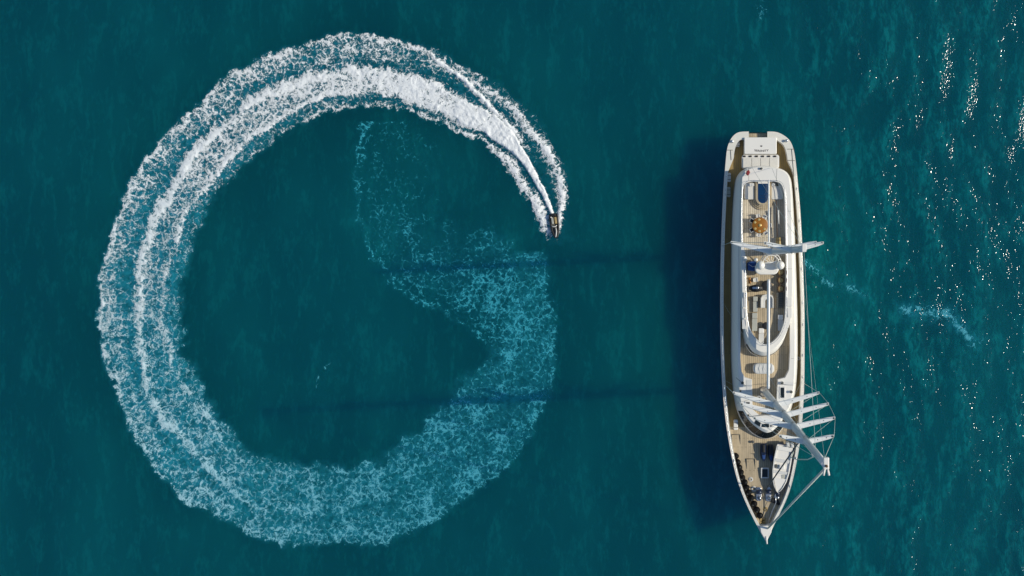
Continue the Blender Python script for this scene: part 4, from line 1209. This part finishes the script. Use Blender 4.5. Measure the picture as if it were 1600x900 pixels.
# three round seats by the sunny rail
for k, (v, lab) in enumerate(((425.5, 'round brown-rimmed seat closest to the domes'), (438, 'middle of three round brown-rimmed seats by the rail'), (451, 'round brown-rimmed seat next to the slatted bench'))):
    c = W(1220, v, 6.7)
    e = thing('round_seat', lab, 'seat', (c.x, c.y, 6.17), 'round seats by the rail')
    mb = MB(); mb.lathe((c.x, c.y, 6.17), [(0.30, .36), (0.36, .44), (0.46, .46), (0.50, .52), (0.46, .58), (0.38, .56), (0.36, .48)], 20); mb.build('rim', 'brown', e)
    mb = MB(); mb.lathe((c.x, c.y, 6.17), [(0.36, .42), (0.36, .48), (0.3, .51), (0.01, .51)], 18); mb.build('cushion', 'tan', e)
    mb = MB(); mb.lathe((c.x, c.y, 6.17), [(0.28, 0), (0.28, .04), (.06, .07), (.06, .40)], 12); mb.build('pedestal', 'brown', e)
    mb = MB(); mb.box((c.x + .74, c.y, 6.6), (0.10, 0.55, 0.65), 0.0); mb.build('backrest', 'brown', e)
# slatted bench
x0, y0 = W(1213, 481, 6.6).to_2d(); x1, y1 = W(1224.5, 457, 6.6).to_2d()
e = thing('slatted_bench', 'dark slatted bench ahead of the three round seats', 'bench', ((x0 + x1) / 2, (y0 + y1) / 2, 6.17))
for k in range(9):
    yy = y0 + (y1 - y0) * (k + .5) / 9
    mb = MB(); mb.box(((x0 + x1) / 2, yy, 6.52), (x1 - x0, (y1 - y0) / 9 * .78, .05), 0, .01); mb.build('slat', 'dgrey', e)
for xx in (x0 + .1, x1 - .1):
    mb = MB(); mb.box((xx, (y0 + y1) / 2, 6.17), (.08, y1 - y0, .35)); mb.build('trestle', 'brown', e)
# small white armchair + wooden stools by the bar
c = W(1180.5, 437.5, 6.6)
e = thing('armchair', 'small white armchair between the platform and the oval bar', 'armchair', (c.x, c.y, 6.17))
mb = MB(); mb.box((c.x, c.y, 6.3), (.58, .55, .22), .1, .05); mb.build('seat', 'lgrey', e)
mb = MB(); mb.box((c.x, c.y + .27, 6.35), (.56, .12, .45), .1, .04); mb.build('backrest', 'white', e)
for s in (-1, 1):
    mb = MB(); mb.box((c.x + s * .28, c.y, 6.17), (.09, .5, .45), .1, .02); mb.build('armrest', 'white', e)
for u, v, lab in ((1171, 435.5, 'wooden stool standing left of the white armchair'), (1171.5, 441, 'wooden stool between the armchair and the oval bar')):
    c = W(u, v, 6.5)
    e = thing('bar_stool', lab, 'stool', (c.x, c.y, 6.17), 'stools by the bar')
    mb = MB(); mb.lathe((c.x, c.y, 6.17), [(.19, .40), (.21, .43), (.20, .47), (.01, .48)], 12); mb.build('seat', 'wood', e)
    for k in range(3):
        a = k * 2.1
        mb = MB(); mb.tube([(c.x + .2 * math.cos(a), c.y + .2 * math.sin(a), 6.17), (c.x + .1 * math.cos(a), c.y + .1 * math.sin(a), 6.6)], .03, 6); mb.build('leg', 'brown', e)
# blue covered locker beside the dome
mb = MB(); mb.prism(wl([(1168.5, 411), (1174, 408), (1181, 408), (1184, 413), (1183, 422), (1177, 424), (1169, 422.5)], 7.4), 6.17, 7.45, 0.18)
e = thing('covered_locker', 'locker under a blue canvas cover beside the after dome', 'locker', (W(1176, 416, 6.17).x, W(1176, 416, 6.17).y, 6.17))
mb.build('canvas_cover', 'blue', e)
mb = MB(); mb.tube([W(1170, 413, 7.47), W(1176, 417, 7.5), W(1182, 415, 7.47)], .03, 6); mb.build('lashing', 'lgrey', e)
# rolled awning
a, b = W(1216.5, 371, 6.5), W(1217.5, 388, 6.5)
e = thing('rolled_awning', 'brown rolled awning lying by the after mast', 'awning', ((a.x + b.x) / 2, (a.y + b.y) / 2, 6.17))
mb = MB(); mb.tube([(a.x, a.y, 6.52), (b.x, b.y, 6.52)], .34, 14); mb.build('roll', 'tan', e)
for f_ in (.25, .75):
    p = a.lerp(b, f_); mb = MB(); mb.tube([(p.x, p.y - .05, 6.52), (p.x, p.y + .05, 6.52)], .365, 14); mb.build('strap', 'brown', e)
# covered settee in the fore well
c = W(1193.5, 576, 5.9)
e = thing('covered_settee', 'settee under a crumpled pale cover in the fore well', 'settee', (c.x, c.y, 5.13))
lp = pxrect(1177, 568, 1210, 584.5, 5.95, 0.6, 6)
mb = MB(); mb.prism(lp, 5.13, 5.98, 0.22); mb.build('cover', 'lgrey', e)
for k in range(5):
    u = 1181 + k * 6.3
    mb = MB(); mb.tube([W(u, 569.5, 5.92), W(u + random.uniform(-1, 1), 576, 6.0), W(u + random.uniform(-1, 1), 583, 5.92)], .07, 6); mb.build('fold', 'lgrey', e)
# fenders along the starboard bow
FEN = [(1149, 712.5), (1152, 722), (1154.5, 731), (1157.5, 738.5), (1160, 746.5), (1163.5, 754), (1166, 762), (1169.5, 770), (1173.5, 778.5), (1178, 787.5), (1182.5, 796.5), (1187, 805.5)]
ORD = ['first', 'second', 'third', 'fourth', 'fifth', 'sixth', 'seventh', 'eighth', 'ninth', 'tenth', 'eleventh', 'last']
for k, (u, v) in enumerate(FEN):
    z_ = dz(v); c = W(u, v, z_ + .45)
    e = thing('fender', ('%s black round fender along the bow rail, counted from the wheelhouse' % ORD[k]) if k < 11 else 'last black round fender, closest to the bow tip', 'fender', (c.x, c.y, z_), 'fenders along the bow rail')
    r = 0.49 + random.uniform(-.03, .03)
    mb = MB(); mb.ball((c.x, c.y, z_ + r * .85), r, .85, 18, 10, 1.0, 0.9, random.uniform(0, 3)); mb.build('body', 'fender', e)
    a = random.uniform(0, 6.28)
    mb = MB(); mb.lathe((c.x + .2 * math.cos(a), c.y + .2 * math.sin(a), z_ + r * 1.5), [(.10, 0), (.10, .1), (.06, .14), (.05, .06)], 10); mb.build('lashing_eye', 'dgrey', e)
# jet skis on the foredeck
def jetski(u, v, ang, label, ln=2.7, wd=1.05):
    z_ = dz(v); c = W(u, v, z_ + .5)
    e = thing('jet_ski', label, 'jet ski', (c.x, c.y, z_), 'jet skis on the foredeck')
    ca, sa = math.cos(ang), math.sin(ang)
    def L(x, y, z): return (c.x + ca * x - sa * y, c.y + sa * x + ca * y, z_ + z)
    prof = [(-.5, .34), (-.48, .46), (-.2, .5), (.1, .5), (.3, .42), (.43, .24), (.5, .03)]
    def ring(sc, z, zs=0.0): return [L(sc * w_ * wd, -t_ * ln, z + zs * max(t_, 0)) for t_, w_ in prof] + [L(-sc * w_ * wd, -t_ * ln, z + zs * max(t_, 0)) for t_, w_ in prof[::-1]]
    mb = MB(); mb.loft([ring(.6, .05), ring(1, .32), ring(.98, .45, .2), ring(.72, .58, .3)]); mb.cap(ring(.72, .58, .3)); mb.build('hull', 'navy', e)
    mb = MB(); mb.box(L(0, .55, .55), (.36, 1.1, .28), ang, .08); mb.build('seat', 'black', e)
    mb = MB(); mb.tube([L(-.36, -.2, .98), L(0, -.28, 1.0), L(.36, -.2, .98)], .035, 6); mb.build('handlebar', 'black', e)
    mb = MB(); mb.prism([L(-.25, -.2, 0)[:2], L(.25, -.2, 0)[:2], L(.16, -.9, 0)[:2], L(-.16, -.9, 0)[:2]][::-1], z_ + .6, z_ + .85, .06); mb.build('cowl', 'blue', e)
    return e
jetski(1193, 706.5, 0.0, 'dark blue jet ski standing clear on the foredeck', 2.4, .95)
jetski(1204.5, 708, 0.05, 'dark blue jet ski squeezed in beside the white launch', 2.3, .8)
# the white launch stowed on the foredeck
zt_ = dz(735)
a, b = W(1226, 695, zt_ + .8), W(1214.5, 768, zt_ + .8)
ax = (b - a); LN = ax.length; ax.normalize(); nx = Vector((-ax.y, ax.x, 0))     # nx points to photo right
e = thing('launch', 'white open launch stowed aslant on the foredeck', 'boat', ((a.x + b.x) / 2, (a.y + b.y) / 2, zt_))
SEC = [(0.0, 1.02), (0.03, 1.08), (.3, 1.20), (.55, 1.16), (.75, .96), (.88, .64), (.96, .32), (1.0, .05)]
def lring(sc, z, up=0.0, cut=0.0):
    r_, l_ = [], []
    for t_, w_ in SEC:
        tt = min(max(t_, cut), 1 - cut * .8)
        p = a + ax * LN * tt
        zz = zt_ + z + up * t_ ** 2
        r_.append((p.x + nx.x * w_ * sc, p.y + nx.y * w_ * sc, zz)); l_.append((p.x - nx.x * w_ * sc, p.y - nx.y * w_ * sc, zz))
    return r_ + l_[::-1]
mb = MB(); mb.loft([lring(.35, .15), lring(.85, .45, .1), lring(1.0, 1.05, .25)]); mb.add(lring(.35, .15), [tuple(range(16))]); mb.build('hull', 'blue', e)
mb = MB(); mb.loft([lring(1.0, 1.05, .25), lring(1.01, 1.16, .25), lring(.88, 1.18, .25), lring(.86, .96, .22, .04)], smooth=False); mb.build('gunwale', 'white', e)
mb = MB(); mb.cap(lring(.88, .97, .22, .03)); mb.build('floor', 'white', e)
for t0, t1, zz, mt_ in ((.70, .97, 1.24, 'white'), (.03, .12, 1.18, 'white'), (.30, .37, 1.14, 'lgrey'), (.55, .61, 1.18, 'lgrey')):
    s0 = np.interp(t0, *zip(*SEC)) * .86; s1 = np.interp(t1, *zip(*SEC)) * .86
    p, q_ = a + ax * LN * t0, a + ax * LN * t1
    mb = MB(); mb.prism([(p.x + nx.x * s0, p.y + nx.y * s0), (p.x - nx.x * s0, p.y - nx.y * s0), (q_.x - nx.x * s1, q_.y - nx.y * s1), (q_.x + nx.x * s1, q_.y + nx.y * s1)], zt_ + .75, zt_ + zz + (.2 if t0 > .7 else 0), .04)
    mb.build('fore_deck' if t0 > .7 else 'thwart', mt_, e)
p = a + ax * LN * .46
mb = MB(); mb.box((p.x, p.y, zt_ + .95), (.7, .5, .55), math.atan2(ax.y, ax.x) + math.pi / 2, .08); mb.build('console', 'white', e)
mb = MB(); mb.box((p.x - nx.x * .75, p.y - nx.y * .75, zt_ + 1.0), (.35, .4, .3), .2, .05); mb.build('seat', 'dgrey', e)
p = a + ax * LN * .66
mb = MB(); mb.box((p.x + nx.x * .45, p.y + nx.y * .45, zt_ + 1.0), (.45, .5, .12), .0, .03); mb.build('locker_lid', 'grey', e)
p = a - ax * .15
for s in (0.35, 0.95):
    mb = MB(); mb.box((p.x + nx.x * s, p.y + nx.y * s, zt_ + .5), (.42, .6, .95), .1, .1); mb.build('outboard', 'lgrey', e)
# bow lines of rope coil near the windlasses
c = W(1178, 764, dz(764))
mb = MB(); mb.lathe((c.x, c.y, dz(764)), [(.36, 0), (.40, .06), (.36, .12), (.24, .12), (.20, .04)], 18)
tag(mb.build('rope_coil', 'lgrey'), 'pale coil of rope on the foredeck by the fenders', 'rope')

# ------------------------------------------------------------------ the speedboat at the head of the wake
A_, B_ = W(864.3, 334.5, .4), W(869.5, 371.5, .4)
ang = math.atan2(B_.y - A_.y, B_.x - A_.x)
c = (A_ + B_) / 2; LB = (B_ - A_).length
e = thing('speedboat', 'small dark speedboat with tan seats at the head of the foam ring', 'boat', (c.x, c.y, 0.0))
ca, sa = math.cos(ang), math.sin(ang)
def Bq(x, y, z):           # x forward, y to photo right of travel... metres
    return (c.x + ca * x - sa * y, c.y + sa * x + ca * y, z)
SB = [(-.5, .50), (-.3, .55), (0, .55), (.2, .48), (.35, .34), (.45, .18), (.5, .03)]
def bring(sc, z, up=0.0):
    return [Bq(t_ * LB, w_ * sc, z + up * max(t_ + .1, 0)) for t_, w_ in SB] + [Bq(t_ * LB, -w_ * sc, z + up * max(t_ + .1, 0)) for t_, w_ in SB[::-1]]
mb = MB(); mb.loft([bring(.6, -.25), bring(.92, .1, .3), bring(1.0, .35, .5)]); mb.build('hull', 'navy', e)
mb = MB(); mb.cap(bring(.86, .36, .35)); mb.build('floor', 'dgrey', e)
for s in (-1, 1):
    mb = MB(); mb.tube([Bq(t_ * LB, s * w_ * .92, .48 + .4 * max(t_ + .1, 0)) for t_, w_ in SB], .15, 10); mb.build('tube', 'black', e)
mb = MB(); mb.prism([Bq(.0, -.34, 0)[:2], Bq(.0, .34, 0)[:2], Bq(.14, .26, 0)[:2], Bq(.14, -.26, 0)[:2]][::-1], .4, .95, .05); mb.build('console', 'black', e)
mb = MB(); mb.tube([Bq(-.02, -.34, 1.0), Bq(.12, -.18, 1.05), Bq(.12, .18, 1.05), Bq(-.02, .34, 1.0)], .06, 6); mb.build('windscreen_frame', 'white', e)
for y_, mt_ in ((.24, 'tan'), (-.20, 'grey')):
    mb = MB(); p = Bq(-.75, y_, .4); mb.box(p, (.95, .30, .35), ang, .06); mb.build('seat', mt_, e)
mb = MB(); p = Bq(-1.55, 0, .3); mb.box(p, (.45, .7, .4), ang, .1); mb.build('engine_cover', 'black', e)
mb = MB(); mb.tube([Bq(.25, .12, .62), Bq(.8, .16, .72), Bq(1.3, .05, .8), Bq(1.6, -.06, .82)], .08, 8); mb.build('bow_cushion', 'lgrey', e)
mb = MB(); p = Bq(-1.25, -.33, .7); mb.ball((p[0], p[1], .78), .10, 1, 10, 6); mb.build('stern_light', 'white', e)

# ------------------------------------------------------------------ loose gear about the decks
def gear(name, u0, v0, u1, v1, z, h, mat, label, cat, lid='dgrey'):
    l = pxrect(u0, v0, u1, v1, z + h, 0.15)
    x0, y0 = min(p[0] for p in l), min(p[1] for p in l); x1, y1 = max(p[0] for p in l), max(p[1] for p in l)
    e = thing(name, label, cat, ((x0 + x1) / 2, (y0 + y1) / 2, z))
    mb = MB(); mb.prism(l, z, z + h, 0.07); mb.build('body', mat, e)
    for f_ in (.25, .7):
        yy = y0 + (y1 - y0) * f_
        mb = MB(); mb.box(((x0 + x1) / 2, yy, z + h - .01), (x1 - x0 + .02, .07, .03), 0, .008); mb.build('strap', lid, e)
    return e
gear('kit_bag', 1136.5, 270, 1142, 284, 3.42, .45, 'lgrey', 'pale kit bag on the shaded side deck nearest the stern', 'bag')
gear('kit_bag', 1135.5, 292, 1141.5, 308, 3.42, .40, 'grey', 'grey kit bag on the shaded side deck ahead of the pale one', 'bag')
gear('deck_locker', 1149, 221, 1156, 229, 3.42, .5, 'lgrey', 'small pale locker tucked in the stern corner on the shaded side', 'locker')
gear('raft_canister', 1146.5, 656, 1153, 672, zr(660) - 1.0, .5, 'white', 'white life raft canister beside the wheelhouse windows', 'canister')
def winch(u, v, z, label):
    c = W(u, v, z)
    e = thing('winch', label, 'winch', (c.x, c.y, z), 'winches on the house roof and decks')
    mb = MB(); mb.lathe((c.x, c.y, z), [(.22, 0), (.22, .05), (.15, .12), (.14, .26), (.19, .32)], 12); mb.build('drum', 'steel', e)
    mb = MB(); mb.lathe((c.x, c.y, z + .32), [(.19, 0), (.17, .04), (.05, .05), (.01, .05)], 12); mb.build('cap', 'dgrey', e)
winch(1222, 598, 6.1, 'steel winch on the sunny side of the fore roof by its hatch')
winch(1236, 612, 6.1, 'steel winch at the outer sunny edge of the fore roof')
winch(1160, 598, 6.1, 'steel winch on the shaded side of the fore roof')
winch(1176, 690, dz(690) - .0, 'steel winch on the foredeck just ahead of the wheelhouse')
def coil(u, v, z, r, label, mat='lgrey'):
    c = W(u, v, z); mb = MB()
    for k in range(3):
        rr = r * (1 - .22 * k)
        mb.tube([(c.x + rr * math.cos(a * .35), c.y + rr * math.sin(a * .35), z + .04 + .03 * k) for a in range(19)], .035, 5)
    tag(mb.build('rope_coil', mat), label, 'rope', 'rope coils on deck')
coil(1186, 622, 5.14, .34, 'coil of rope lying beside the forward mast foot')
coil(1173, 749, dz(749), .3, 'small coil of rope between fenders and skylight')
coil(1196, 796, dz(796), .32, 'coil of rope near the bow tip', 'tan')
coil(1247.5, 560, 3.45, .22, 'coil of rope on the sunny side deck')
# panel seams on the white topsides of the house
for (u0, v0), (u1, v1), z_ in (((1170, 262.5), (1170, 283), 7.2), ((1214, 263.5), (1213, 283), 7.2), ((1230, 330), (1237, 330), 7.2), ((1229, 420), (1238, 420), 7.2), ((1229, 512), (1234, 516), 7.2), ((1236, 560), (1241, 560), 6.1), ((1217, 600), (1240, 603), 6.1), ((1217, 627), (1233, 632), 6.1), ((1152, 630), (1172, 624), 6.1)):
    mb = MB(); mb.tube([W(u0, v0, z_ + .005), W(u1, v1, z_ + .005)], 0.016, 5); mb.build('panel_seam', 'dgrey', root)
